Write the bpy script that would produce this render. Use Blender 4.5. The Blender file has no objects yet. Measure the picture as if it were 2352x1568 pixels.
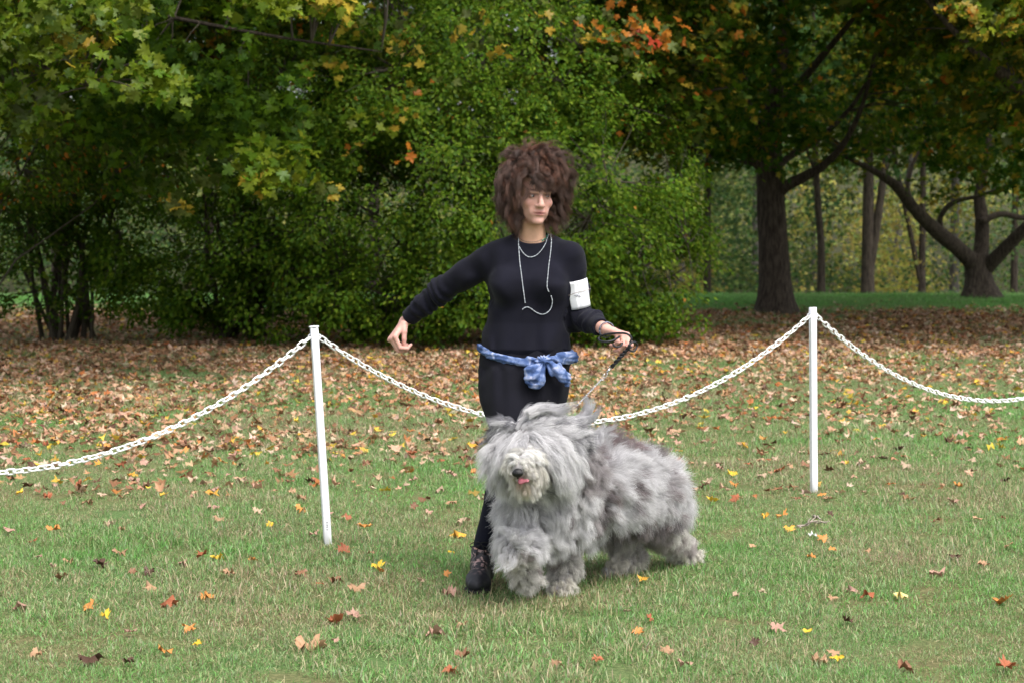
import bpy, math, random
import numpy as np
from mathutils import Vector, Matrix
from mathutils.bvhtree import BVHTree

random.seed(7)
RNG = np.random.default_rng(7)
scene = bpy.context.scene
COL = scene.collection

# ------------------------------------------------------------------ camera, light, exposure
CAM_H = 1.5
F_PX = 5227.0            # focal length in units of a 2352 px wide frame
PITCH = math.atan(312.0 / F_PX)

cam_data = bpy.data.cameras.new('camera')
cam = bpy.data.objects.new('camera', cam_data)
COL.objects.link(cam)
cam.location = (0, 0, CAM_H)
cam.rotation_euler = (math.pi / 2 - PITCH, 0, 0)
cam_data.sensor_width = 36.0
cam_data.lens = 36.0 * F_PX / 2352.0
cam_data.clip_start = 0.1
cam_data.clip_end = 1500
cam_data.dof.use_dof = True
cam_data.dof.focus_distance = 8.8
cam_data.dof.aperture_fstop = 6.7
scene.camera = cam

SUN_EL, SUN_ROT = math.radians(60), math.radians(140)   # behind the camera, to the right
world = bpy.data.worlds.new('World')
scene.world = world
world.use_nodes = True
wn = world.node_tree
bg = wn.nodes['Background']
sky = wn.nodes.new('ShaderNodeTexSky')
sky.sky_type = 'NISHITA'
sky.sun_disc = False
sky.sun_elevation = SUN_EL
sky.sun_rotation = SUN_ROT
sky.dust_density = 4.0
sky.air_density = 1.0
hs = wn.nodes.new('ShaderNodeHueSaturation')
hs.inputs['Saturation'].default_value = 0.26     # thin cloud cover: pale sky
wn.links.new(sky.outputs[0], hs.inputs['Color'])
wn.links.new(hs.outputs[0], bg.inputs[0])
bg.inputs[1].default_value = 0.15

sun_data = bpy.data.lights.new('sun', 'SUN')
sun_data.energy = 1.05
sun_data.angle = math.radians(24)
sun_data.color = (1.0, 0.96, 0.9)
sun = bpy.data.objects.new('sun', sun_data)
COL.objects.link(sun)
sd = Vector((math.sin(SUN_ROT) * math.cos(SUN_EL), math.cos(SUN_ROT) * math.cos(SUN_EL), math.sin(SUN_EL)))
sun.rotation_euler = sd.to_track_quat('Z', 'Y').to_euler()
sun.location = (5, -5, 20)

scene.view_settings.view_transform = 'Standard'
scene.view_settings.look = 'None'
scene.view_settings.gamma = 1.0
scene.view_settings.use_curve_mapping = False
scene.view_settings.exposure = 1.2
scene.render.engine = 'CYCLES'
scene.cycles.max_bounces = 6
scene.cycles.diffuse_bounces = 4
scene.cycles.glossy_bounces = 2
scene.cycles.transmission_bounces = 4
scene.cycles.transparent_max_bounces = 6
scene.cycles.use_denoising = True
scene.cycles.denoiser = 'OPENIMAGEDENOISE'
scene.cycles.denoising_prefilter = 'ACCURATE'
scene.cycles_curves.shape = 'RIBBONS'

# ------------------------------------------------------------------ helpers
def P(px, py, d):
    """world point seen at (px, py) of the 2352x1568 picture, at distance y = d"""
    x = (px - 1176.0) / F_PX
    y = (784.0 - py) / F_PX
    c, s = math.cos(PITCH), math.sin(PITCH)
    v = np.array([x, c + y * s, -s + y * c])
    return np.array([0, 0, CAM_H]) + v * (d / v[1])

def PG(px, py):
    """point of the flat ground seen at (px, py)"""
    x = (px - 1176.0) / F_PX
    y = (784.0 - py) / F_PX
    c, s = math.cos(PITCH), math.sin(PITCH)
    v = np.array([x, c + y * s, -s + y * c])
    return v * (-CAM_H / v[2]) + np.array([0, 0, CAM_H])

def cam_px(p):
    """picture position (2352 wide) of world points, for choosing which leaves show"""
    q = p - np.array([0, 0, CAM_H]); c, s = math.cos(PITCH), math.sin(PITCH)
    dep = q[:, 1] * c - q[:, 2] * s; up = q[:, 1] * s + q[:, 2] * c
    return 1176 + q[:, 0] / dep * F_PX, 784 - up / dep * F_PX, dep

def _hash(ix, iy, iz, seed):
    n = (ix * 374761393 + iy * 668265263 + iz * 2147483647 + seed * 974634777) & 0x7fffffff
    n = (n ^ (n >> 13)) * 1274126177 & 0x7fffffff
    n = (n ^ (n >> 16)) * 668265263 & 0x7fffffff
    return ((n ^ (n >> 15)) & 0xffffff) / float(0xffffff)

def noise3(p, scale=1.0, seed=0):
    """value noise in -1..1 for an (n,3) array"""
    q = np.asarray(p, float) * scale + 1000.0
    i = np.floor(q).astype(np.int64)
    f = q - i
    f = f * f * (3 - 2 * f)
    out = 0
    for dx in (0, 1):
        for dy in (0, 1):
            for dz in (0, 1):
                w = (f[..., 0] if dx else 1 - f[..., 0]) * (f[..., 1] if dy else 1 - f[..., 1]) * (f[..., 2] if dz else 1 - f[..., 2])
                out = out + w * _hash(i[..., 0] + dx, i[..., 1] + dy, i[..., 2] + dz, seed)
    return out * 2 - 1

def vnoise(p, scale, seed):
    return np.stack([noise3(p, scale, seed), noise3(p, scale, seed + 17), noise3(p, scale, seed + 31)], -1)

def norm(v):
    v = np.asarray(v, float)
    return v / np.maximum(np.linalg.norm(v, axis=-1, keepdims=True), 1e-9)

def ground_z(x, y):
    x = np.asarray(x, float); y = np.asarray(y, float)
    p = np.stack([x, y, np.zeros_like(x + y)], -1) if x.shape == y.shape else np.stack(np.broadcast_arrays(x, y, 0.0), -1)
    z = 0.012 * noise3(p, 0.9, 3) + 0.006 * noise3(p, 2.7, 4)
    k = np.clip((y - 36.0) / 6.0, 0, None)
    z = z - np.minimum(np.where(k < 1, 0.2 * k * k, 0.2 + 0.4 * (k - 1)), 2.0) + np.clip(y - 62, 0, 85) * 0.115   # shallow dip, then a wooded rise
    return z

def mesh_np(name, V, F, smooth=False, col=None, mat=None, sizes=None):
    """F: (n,k) array of faces, or a flat loop list with sizes"""
    me = bpy.data.meshes.new(name)
    V = np.asarray(V, np.float32)
    if sizes is None:
        F = np.asarray(F, np.int32)
        sizes = np.full(len(F), F.shape[1], np.int32)
        loops = F.ravel()
    else:
        loops = np.asarray(F, np.int32); sizes = np.asarray(sizes, np.int32)
    me.vertices.add(len(V)); me.vertices.foreach_set('co', V.ravel())
    me.loops.add(len(loops)); me.loops.foreach_set('vertex_index', loops)
    me.polygons.add(len(sizes))
    st = np.zeros(len(sizes), np.int32); st[1:] = np.cumsum(sizes)[:-1]
    me.polygons.foreach_set('loop_start', st)
    if smooth:
        me.polygons.foreach_set('use_smooth', np.ones(len(sizes), bool))
    if col is not None:
        col = np.asarray(col, np.float32)
        if col.shape[1] == 3:
            col = np.concatenate([col, np.ones((len(col), 1), np.float32)], 1)
        dom = 'FACE' if len(col) == len(sizes) and len(col) != len(V) else 'POINT'
        a = me.attributes.new('Col', 'FLOAT_COLOR', dom)
        a.data.foreach_set('color', col.ravel())
    me.update(calc_edges=True)
    me.validate()
    if mat: me.materials.append(mat)
    return me

class Geo:
    """collects loose geometry that becomes ONE mesh"""
    def __init__(s): s.V = []; s.L = []; s.S = []; s.n = 0
    def add(s, V, F):
        V = np.asarray(V, float)
        for f in F:
            s.L.extend([i + s.n for i in f]); s.S.append(len(f))
        s.V.append(V); s.n += len(V)
    def tube(s, pts, rad, sides=8, cap=True, jitter=0.0):
        pts = np.asarray(pts, float); n = len(pts)
        rad = np.broadcast_to(np.asarray(rad, float), (n,))
        T = norm(np.gradient(pts, axis=0))
        ref = np.array([0.0, 0, 1]) if abs(T[0][2]) < 0.8 else np.array([1.0, 0, 0])
        u = norm(np.cross(T[0], ref))
        V = []
        for i in range(n):
            u = u - T[i] * np.dot(u, T[i]); u = norm(u)
            w = np.cross(T[i], u)
            for k in range(sides):
                a = 2 * math.pi * k / sides
                r = rad[i] * (1 + jitter * (random.random() - 0.5))
                V.append(pts[i] + r * (math.cos(a) * u + math.sin(a) * w))
        F = []
        for i in range(n - 1):
            for k in range(sides):
                k2 = (k + 1) % sides
                F.append((i * sides + k, i * sides + k2, (i + 1) * sides + k2, (i + 1) * sides + k))
        if cap:
            F.append(tuple(range(sides - 1, -1, -1)))
            F.append(tuple((n - 1) * sides + k for k in range(sides)))
        s.add(V, F)
    def box(s, c, h, R=None):
        V = np.array([(x, y, z) for x in (-1, 1) for y in (-1, 1) for z in (-1, 1)], float) * np.asarray(h)
        if R is not None: V = V @ np.asarray(R).T
        s.add(V + np.asarray(c), [(0, 1, 3, 2), (4, 6, 7, 5), (0, 4, 5, 1), (2, 3, 7, 6), (0, 2, 6, 4), (1, 5, 7, 3)])
    def ball(s, c, r, seg=8, ring=6, R=None):
        r = np.broadcast_to(np.asarray(r, float), (3,))
        V = [(0, 0, -1)]
        for i in range(1, ring):
            t = math.pi * i / ring - math.pi / 2
            for k in range(seg):
                a = 2 * math.pi * k / seg
                V.append((math.cos(t) * math.cos(a), math.cos(t) * math.sin(a), math.sin(t)))
        V.append((0, 0, 1)); V = np.array(V) * r
        if R is not None: V = V @ np.asarray(R).T
        F = [(0, 1 + (k + 1) % seg, 1 + k) for k in range(seg)]
        for i in range(ring - 2):
            for k in range(seg):
                k2 = (k + 1) % seg
                F.append((1 + i * seg + k, 1 + i * seg + k2, 1 + (i + 1) * seg + k2, 1 + (i + 1) * seg + k))
        t = 1 + (ring - 1) * seg; b = 1 + (ring - 2) * seg
        F += [(b + k, b + (k + 1) % seg, t) for k in range(seg)]
        s.add(V + np.asarray(c), F)
    def mesh(s, name, mat=None, smooth=True):
        return mesh_np(name, np.concatenate(s.V), s.L, smooth=smooth, mat=mat, sizes=s.S)

def tag(o, label=None, cat=None, group=None, kind=None):
    if label: o['label'] = label
    if cat: o['category'] = cat
    if group: o['group'] = group
    if kind: o['kind'] = kind
    return o

def link(name, data, parent=None):
    """link data; its coordinates are world coordinates even below a moved parent"""
    o = bpy.data.objects.new(name, data)
    COL.objects.link(o)
    if parent is not None:
        o.parent = parent
        off = Vector((0, 0, 0)); p = parent
        while p is not None:
            off += p.location; p = p.parent
        o.location = -off
    return o

def empty(name, loc, label, cat, group=None):
    o = bpy.data.objects.new(name, None)
    COL.objects.link(o)
    o.location = loc
    o.empty_display_size = 0.2
    return tag(o, label, cat, group)

# --- materials
def new_mat(name):
    m = bpy.data.materials.new(name); m.use_nodes = True
    nt = m.node_tree
    return m, nt, nt.nodes['Principled BSDF'], nt.nodes['Material Output']

def N(nt, typ, **kw):
    n = nt.nodes.new(typ)
    for k, v in kw.items(): setattr(n, k, v)
    return n

def mat_basic(name, rgb, rough=0.7, var=0.15, scale=20, bump=0.0, bscale=200, spec=0.3, metal=0.0, sheen=0.0):
    m, nt, b, out = new_mat(name)
    tc = N(nt, 'ShaderNodeTexCoord')
    nz = N(nt, 'ShaderNodeTexNoise'); nz.inputs['Scale'].default_value = scale; nz.inputs['Detail'].default_value = 6
    nt.links.new(tc.outputs['Object'], nz.inputs['Vector'])
    r = N(nt, 'ShaderNodeValToRGB')
    r.color_ramp.elements[0].position = 0.3; r.color_ramp.elements[1].position = 0.7
    r.color_ramp.elements[0].color = tuple(c * (1 - var) for c in rgb) + (1,)
    r.color_ramp.elements[1].color = tuple(min(1, c * (1 + var)) for c in rgb) + (1,)
    nt.links.new(nz.outputs['Fac'], r.inputs['Fac']); nt.links.new(r.outputs[0], b.inputs['Base Color'])
    b.inputs['Roughness'].default_value = rough
    b.inputs['Specular IOR Level'].default_value = spec
    b.inputs['Metallic'].default_value = metal
    if sheen:
        b.inputs['Sheen Weight'].default_value = sheen
    if bump:
        n2 = N(nt, 'ShaderNodeTexNoise'); n2.inputs['Scale'].default_value = bscale; n2.inputs['Detail'].default_value = 4
        nt.links.new(tc.outputs['Object'], n2.inputs['Vector'])
        bp = N(nt, 'ShaderNodeBump'); bp.inputs['Strength'].default_value = bump; bp.inputs['Distance'].default_value = 0.01
        nt.links.new(n2.outputs['Fac'], bp.inputs['Height']); nt.links.new(bp.outputs[0], b.inputs['Normal'])
    return m

def mat_leaf(name, transl=0.35, gloss=0.06, source='attr', gain=1.0):
    m, nt, b, out = new_mat(name)
    nt.nodes.remove(b)
    if source == 'attr':
        c = N(nt, 'ShaderNodeAttribute'); c.attribute_name = 'Col'; csock = c.outputs['Color']
    else:
        c = N(nt, 'ShaderNodeObjectInfo'); csock = c.outputs['Color']
    tc = N(nt, 'ShaderNodeTexCoord')
    nz = N(nt, 'ShaderNodeTexNoise'); nz.inputs['Scale'].default_value = 45 if source == 'attr' else 30; nz.inputs['Detail'].default_value = 3
    nt.links.new(tc.outputs['Object'], nz.inputs['Vector'])
    mr = N(nt, 'ShaderNodeMapRange'); mr.inputs['To Min'].default_value = 0.65 * gain; mr.inputs['To Max'].default_value = 1.3 * gain
    nt.links.new(nz.outputs['Fac'], mr.inputs['Value'])
    mx = N(nt, 'ShaderNodeVectorMath', operation='SCALE')
    nt.links.new(csock, mx.inputs[0]); nt.links.new(mr.outputs[0], mx.inputs['Scale'])
    d = N(nt, 'ShaderNodeBsdfDiffuse'); t = N(nt, 'ShaderNodeBsdfTranslucent'); g = N(nt, 'ShaderNodeBsdfGlossy')
    g.inputs['Roughness'].default_value = 0.45; g.inputs['Color'].default_value = (0.8, 0.85, 0.8, 1)
    nt.links.new(mx.outputs[0], d.inputs['Color']); nt.links.new(mx.outputs[0], t.inputs['Color'])
    m1 = N(nt, 'ShaderNodeMixShader'); m1.inputs[0].default_value = transl
    nt.links.new(d.outputs[0], m1.inputs[1]); nt.links.new(t.outputs[0], m1.inputs[2])
    m2 = N(nt, 'ShaderNodeMixShader'); m2.inputs[0].default_value = gloss
    nt.links.new(m1.outputs[0], m2.inputs[1]); nt.links.new(g.outputs[0], m2.inputs[2])
    nt.links.new(m2.outputs[0], out.inputs['Surface'])
    return m

# --- leaf templates: vertices (x across, y along, z) and triangle fans
def fan(outline, centre=(0, 0.42)):
    V = [(centre[0], centre[1], 0)] + [(x, y, 0) for x, y in outline]
    n = len(outline)
    return np.array(V, float), np.array([(0, 1 + i, 1 + (i + 1) % n) for i in range(n)])

def mirror(half):
    return half + [(-x, y) for x, y in half[-2:0:-1]]

MAPLE = fan(mirror([(0, 0.02), (0.44, 0.0), (0.2, 0.24), (0.55, 0.5), (0.19, 0.56), (0, 1.0)]))
MAPLE_FINE = fan(mirror([(0, 0.02), (0.2, -0.04), (0.38, -0.02), (0.25, 0.2), (0.44, 0.22), (0.58, 0.36), (0.44, 0.42), (0.52, 0.6), (0.36, 0.56), (0.17, 0.55), (0.22, 0.76), (0.1, 0.8), (0, 1.02)]), (0, 0.34))
OVAL = (np.array([(0, 0, 0), (0.3, 0.32, 0.06), (0.2, 0.74, 0.05), (0, 1, 0), (-0.2, 0.74, 0.05), (-0.3, 0.32, 0.06)], float), np.array([(0, 1, 2, 3), (0, 3, 4, 5)]))

def scatter_leaves(pos, nrm, size, col, tmpl, heading=None, curl=0.5, rng=RNG):
    """one leaf per position; returns V, F, face colours"""
    TV, TF = tmpl
    n = len(pos)
    nrm = norm(nrm)
    h = rng.normal(size=(n, 3)) if heading is None else np.asarray(heading, float)
    y = norm(h - nrm * (h * nrm).sum(-1, keepdims=True))
    x = np.cross(y, nrm)
    T = TV[None] - np.array([0, 0.4, 0])
    c = curl * rng.uniform(-0.4, 1.0, (n, 1)); c2 = curl * rng.uniform(-0.7, 0.9, (n, 1))
    z = TV[None, :, 2] + c * T[:, :, 0] ** 2 * 1.3 - c2 * T[:, :, 1] ** 2 * 0.8 + 0.12 * curl * rng.normal(size=(n, TV.shape[0]))
    s = np.asarray(size).reshape(n, 1, 1)
    V = pos[:, None] + s * (T[..., 0:1] * x[:, None] + T[..., 1:2] * y[:, None] + z[..., None] * nrm[:, None])
    m = len(TV)
    F = (TF[None] + (np.arange(n) * m)[:, None, None]).reshape(-1, TF.shape[1])
    C = np.repeat(col, len(TF), axis=0)
    return V.reshape(-1, 3), F, C

def pick(colors, weights, n, var=0.25, rng=RNG):
    c = np.array(colors, float)[rng.choice(len(colors), n, p=np.array(weights) / sum(weights))]
    c = c * rng.uniform(1 - var, 1 + var, (n, 1)) * rng.uniform(0.92, 1.08, (n, 3))
    return np.clip(c, 0.003, 0.9)

def wiggle(a, b, n, amp, rng, sag=0.0):
    a = np.asarray(a, float); b = np.asarray(b, float)
    t = np.linspace(0, 1, n)[:, None]
    p = a + (b - a) * t
    k = np.cumsum(rng.normal(size=(n, 3)), 0); k = k - k[0] - t * (k[-1] - k[0])
    L = np.linalg.norm(b - a)
    p = p + amp * L * k / max(1, n) ** 0.5
    p[:, 2] += sag * L * (4 * t[:, 0] * (1 - t[:, 0]))
    return p

LEAF_SHAPES = []
def leaf_shape_meshes():
    if not LEAF_SHAPES:
        rng = np.random.default_rng(77)
        for i in range(8):
            V, F, _ = scatter_leaves(np.zeros((1, 3)), np.array([[0, 0, 1.0]]), np.array([1.0]), np.ones((1, 3)), MAPLE_FINE, heading=np.array([[0, 1.0, 0]]), curl=0.5, rng=rng)
            LEAF_SHAPES.append(mesh_np('maple_leaf_shape', V, F, mat=None))
    return LEAF_SHAPES

def place_leaf(name, me, pos, nrm, head, size, col, parent=None, mat=None):
    nrm = Vector(nrm).normalized(); h = Vector(head)
    y = (h - nrm * h.dot(nrm)).normalized(); x = y.cross(nrm)
    R = Matrix((x, y, nrm)).transposed().to_4x4()
    o = bpy.data.objects.new(name, me)
    COL.objects.link(o)
    loc = Vector(pos)
    if parent is not None:
        o.parent = parent; loc = loc - parent.location
    o.matrix_basis = Matrix.Translation(loc) @ R @ Matrix.Scale(float(size), 4)
    o.color = tuple(float(c) for c in col) + (1,)
    return o


def place_leaf(name, me, pos, nrm, head, size, col, parent=None, mat=None):
    nrm = Vector(nrm).normalized(); h = Vector(head)
    y = (h - nrm * h.dot(nrm)).normalized(); x = y.cross(nrm)
    R = Matrix((x, y, nrm)).transposed().to_4x4()
    o = bpy.data.objects.new(name, me)
    COL.objects.link(o)
    loc = Vector(pos)
    if parent is not None:
        o.parent = parent; loc = loc - parent.location
    o.matrix_basis = Matrix.Translation(loc) @ R @ Matrix.Scale(float(size), 4)
    o.color = tuple(float(c) for c in col) + (1,)
    return o
#== ground
def mat_ground():
    m, nt, b, out = new_mat('lawn soil')
    tc = N(nt, 'ShaderNodeTexCoord')
    def nz(scale, detail=5, rough=0.6):
        n = N(nt, 'ShaderNodeTexNoise'); n.inputs['Scale'].default_value = scale; n.inputs['Detail'].default_value = detail
        n.inputs['Roughness'].default_value = rough
        nt.links.new(tc.outputs['Object'], n.inputs['Vector']); return n
    def ramp(src, stops):
        r = N(nt, 'ShaderNodeValToRGB')
        e = r.color_ramp.elements
        e[0].position, e[0].color = stops[0][0], stops[0][1] + (1,)
        e[1].position, e[1].color = stops[1][0], stops[1][1] + (1,)
        for p, c in stops[2:]:
            q = e.new(p); q.color = c + (1,)
        nt.links.new(src, r.inputs['Fac']); return r
    fine = nz(60, 6, 0.7)
    r1 = ramp(fine.outputs['Fac'], [(0.25, (0.05, 0.045, 0.02)), (0.5, (0.13, 0.125, 0.055)), (0.7, (0.26, 0.22, 0.11))])
    r2 = ramp(fine.outputs['Fac'], [(0.25, (0.03, 0.06, 0.018)), (0.5, (0.09, 0.15, 0.05)), (0.7, (0.18, 0.23, 0.09))])
    big = nz(0.9, 4)
    rm = ramp(big.outputs['Fac'], [(0.42, (0, 0, 0)), (0.6, (1, 1, 1))])
    mx = N(nt, 'ShaderNodeMixRGB')
    nt.links.new(rm.outputs[0], mx.inputs[0]); nt.links.new(r1.outputs[0], mx.inputs[1]); nt.links.new(r2.outputs[0], mx.inputs[2])
    # the floor of the wood beyond the lawn is bare leaf mould
    sp = N(nt, 'ShaderNodeSeparateXYZ'); nt.links.new(tc.outputs['Object'], sp.inputs[0])
    fy = N(nt, 'ShaderNodeMapRange'); fy.inputs['From Min'].default_value = 40; fy.inputs['From Max'].default_value = 44
    nt.links.new(sp.outputs['Y'], fy.inputs['Value'])
    r3 = ramp(fine.outputs['Fac'], [(0.3, (0.02, 0.022, 0.01)), (0.7, (0.07, 0.07, 0.03))])
    mf = N(nt, 'ShaderNodeMixRGB')
    nt.links.new(fy.outputs[0], mf.inputs[0]); nt.links.new(mx.outputs[0], mf.inputs[1]); nt.links.new(r3.outputs[0], mf.inputs[2])
    nt.links.new(mf.outputs[0], b.inputs['Base Color'])
    b.inputs['Roughness'].default_value = 0.95; b.inputs['Specular IOR Level'].default_value = 0.1
    bp = N(nt, 'ShaderNodeBump'); bp.inputs['Strength'].default_value = 0.6; bp.inputs['Distance'].default_value = 0.02
    nt.links.new(fine.outputs['Fac'], bp.inputs['Height']); nt.links.new(bp.outputs[0], b.inputs['Normal'])
    return m

def build_ground():
    xs = np.concatenate([np.linspace(-400, -30, 12)[:-1], np.linspace(-30, 30, 161), np.linspace(30, 400, 12)[1:]])
    ys = np.concatenate([np.linspace(-200, 0, 8)[:-1], np.linspace(0, 50, 161), np.linspace(50, 800, 30)[1:]])
    X, Y = np.meshgrid(xs, ys, indexing='ij')
    Z = ground_z(X, Y)
    V = np.stack([X, Y, Z], -1).reshape(-1, 3)
    nx, ny = X.shape
    i, j = np.meshgrid(np.arange(nx - 1), np.arange(ny - 1), indexing='ij')
    a = (i * ny + j).ravel()
    F = np.stack([a, a + ny, a + ny + 1, a + 1], -1)
    o = link('ground', mesh_np('ground', V, F, smooth=True, mat=mat_ground()))
    tag(o, kind='structure')
    return o
build_ground()

# ---- grass: tufts of blades spread over the lawn (one object of kind stuff)
def mat_grass():
    m, nt, b, out = new_mat('grass blades')
    nt.nodes.remove(b)
    at = N(nt, 'ShaderNodeAttribute'); at.attribute_name = 'Col'          # r: hue choice, g: brightness
    sep = N(nt, 'ShaderNodeSeparateColor'); nt.links.new(at.outputs['Color'], sep.inputs[0])
    geo = N(nt, 'ShaderNodeNewGeometry')
    n1 = N(nt, 'ShaderNodeTexNoise'); n1.inputs['Scale'].default_value = 1.5; n1.inputs['Detail'].default_value = 4
    nt.links.new(geo.outputs['Position'], n1.inputs['Vector'])
    n2 = N(nt, 'ShaderNodeTexNoise'); n2.inputs['Scale'].default_value = 0.45; n2.inputs['Detail'].default_value = 2
    nt.links.new(geo.outputs['Position'], n2.inputs['Vector'])
    ad = N(nt, 'ShaderNodeMath', operation='MULTIPLY_ADD'); ad.inputs[1].default_value = 1.5
    rs = N(nt, 'ShaderNodeMath', operation='MULTIPLY'); rs.inputs[1].default_value = 1.45; nt.links.new(sep.outputs[0], rs.inputs[0])
    nt.links.new(n1.outputs['Fac'], ad.inputs[0]); nt.links.new(rs.outputs[0], ad.inputs[2])
    ad2 = N(nt, 'ShaderNodeMath', operation='MULTIPLY_ADD'); ad2.inputs[1].default_value = 1.7
    nt.links.new(n2.outputs['Fac'], ad2.inputs[0]); nt.links.new(ad.outputs[0], ad2.inputs[2])
    mr = N(nt, 'ShaderNodeMapRange'); mr.inputs['From Min'].default_value = 1.45; mr.inputs['From Max'].default_value = 3.3
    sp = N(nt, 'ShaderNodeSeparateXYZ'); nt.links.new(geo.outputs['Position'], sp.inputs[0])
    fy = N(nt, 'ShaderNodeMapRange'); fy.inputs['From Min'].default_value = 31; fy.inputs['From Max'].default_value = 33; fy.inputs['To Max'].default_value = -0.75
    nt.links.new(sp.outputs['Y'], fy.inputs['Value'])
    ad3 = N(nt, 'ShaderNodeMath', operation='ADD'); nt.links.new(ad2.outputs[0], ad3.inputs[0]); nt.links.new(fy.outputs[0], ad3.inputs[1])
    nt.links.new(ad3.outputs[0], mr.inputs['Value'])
    r = N(nt, 'ShaderNodeValToRGB'); e = r.color_ramp.elements
    e[0].position = 0.0; e[0].color = (0.13, 0.35, 0.06, 1)  # green of the far lawn, brightened in colour to offset the crowns' shadow
    e[1].position = 1.0; e[1].color = (0.32, 0.22, 0.14, 1)
    for p, c in ((0.3, (0.155, 0.28, 0.085)), (0.5, (0.23, 0.30, 0.12)), (0.68, (0.33, 0.31, 0.15)), (0.84, (0.42, 0.33, 0.20))):
        q = e.new(p); q.color = c + (1,)
    nt.links.new(mr.outputs[0], r.inputs['Fac'])
    br = N(nt, 'ShaderNodeMapRange'); br.inputs['To Min'].default_value = 0.55; br.inputs['To Max'].default_value = 1.45
    nt.links.new(sep.outputs[1], br.inputs['Value'])
    sc = N(nt, 'ShaderNodeVectorMath', operation='SCALE')
    nt.links.new(r.outputs[0], sc.inputs[0]); nt.links.new(br.outputs[0], sc.inputs['Scale'])
    d = N(nt, 'ShaderNodeBsdfDiffuse'); t = N(nt, 'ShaderNodeBsdfTranslucent'); g = N(nt, 'ShaderNodeBsdfGlossy')
    g.inputs['Roughness'].default_value = 0.5
    nt.links.new(sc.outputs[0], d.inputs['Color']); nt.links.new(sc.outputs[0], t.inputs['Color'])
    m1 = N(nt, 'ShaderNodeMixShader'); m1.inputs[0].default_value = 0.4
    nt.links.new(d.outputs[0], m1.inputs[1]); nt.links.new(t.outputs[0], m1.inputs[2])
    m2 = N(nt, 'ShaderNodeMixShader'); m2.inputs[0].default_value = 0.05
    nt.links.new(m1.outputs[0], m2.inputs[1]); nt.links.new(g.outputs[0], m2.inputs[2])
    nt.links.new(m2.outputs[0], out.inputs['Surface'])
    return m
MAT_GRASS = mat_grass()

def tuft_mesh(name, n, radius, h, w, seed, lie=0.5):
    rng = np.random.default_rng(seed)
    r = radius * np.sqrt(rng.random(n)); a = rng.random(n) * 2 * math.pi
    base = np.stack([r * np.cos(a), r * np.sin(a), np.full(n, -0.006)], -1)
    az = rng.random(n) * 2 * math.pi
    lean = np.clip(np.abs(rng.normal(0.0, lie, n)) + 0.15, 0, 1.35)
    L = h * rng.uniform(0.45, 1.25, n) * (1 + 0.5 * (rng.random(n) < 0.06))
    dirh = np.stack([np.cos(az), np.sin(az), 0 * az], -1)
    side = np.stack([-np.sin(az), np.cos(az), 0 * az], -1)
    twist = rng.uniform(-1, 1, (n, 1)); side = norm(side + twist * dirh)
    W = (w * rng.uniform(0.6, 1.4, n))[:, None]
    rows = []
    p = base.copy()
    ang = lean * 0.45
    for k, fr in enumerate((0, 0.4, 0.75, 1.0)):
        if k:
            seg = (fr - (0, 0.4, 0.75)[k - 1]) * L
            p = p + seg[:, None] * (np.sin(ang)[:, None] * dirh + np.cos(ang)[:, None] * np.array([0, 0, 1]))
            ang = ang + lean * 0.55
        wid = W * (0.8, 1.0, 0.7, 0.0)[k]
        if k < 3:
            rows.append(p - side * wid / 2); rows.append(p + side * wid / 2)
        else:
            rows.append(p)
    V = np.stack(rows, 1).reshape(-1, 3)
    V[:, 2] = np.maximum(V[:, 2], 0.001 * (np.arange(len(V)) % 7))
    b = np.arange(n)[:, None] * 7
    sizes = []; loops = []
    q1 = b + np.array([0, 1, 3, 2]); q2 = b + np.array([2, 3, 5, 4]); t3 = b + np.array([4, 5, 6])
    loops = np.concatenate([q1, q2, t3], 1).ravel(); sizes = np.tile([4, 4, 3], n)
    c = np.stack([rng.random(n), rng.random(n), rng.random(n)], -1)
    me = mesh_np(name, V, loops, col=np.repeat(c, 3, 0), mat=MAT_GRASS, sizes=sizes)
    return me

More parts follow.
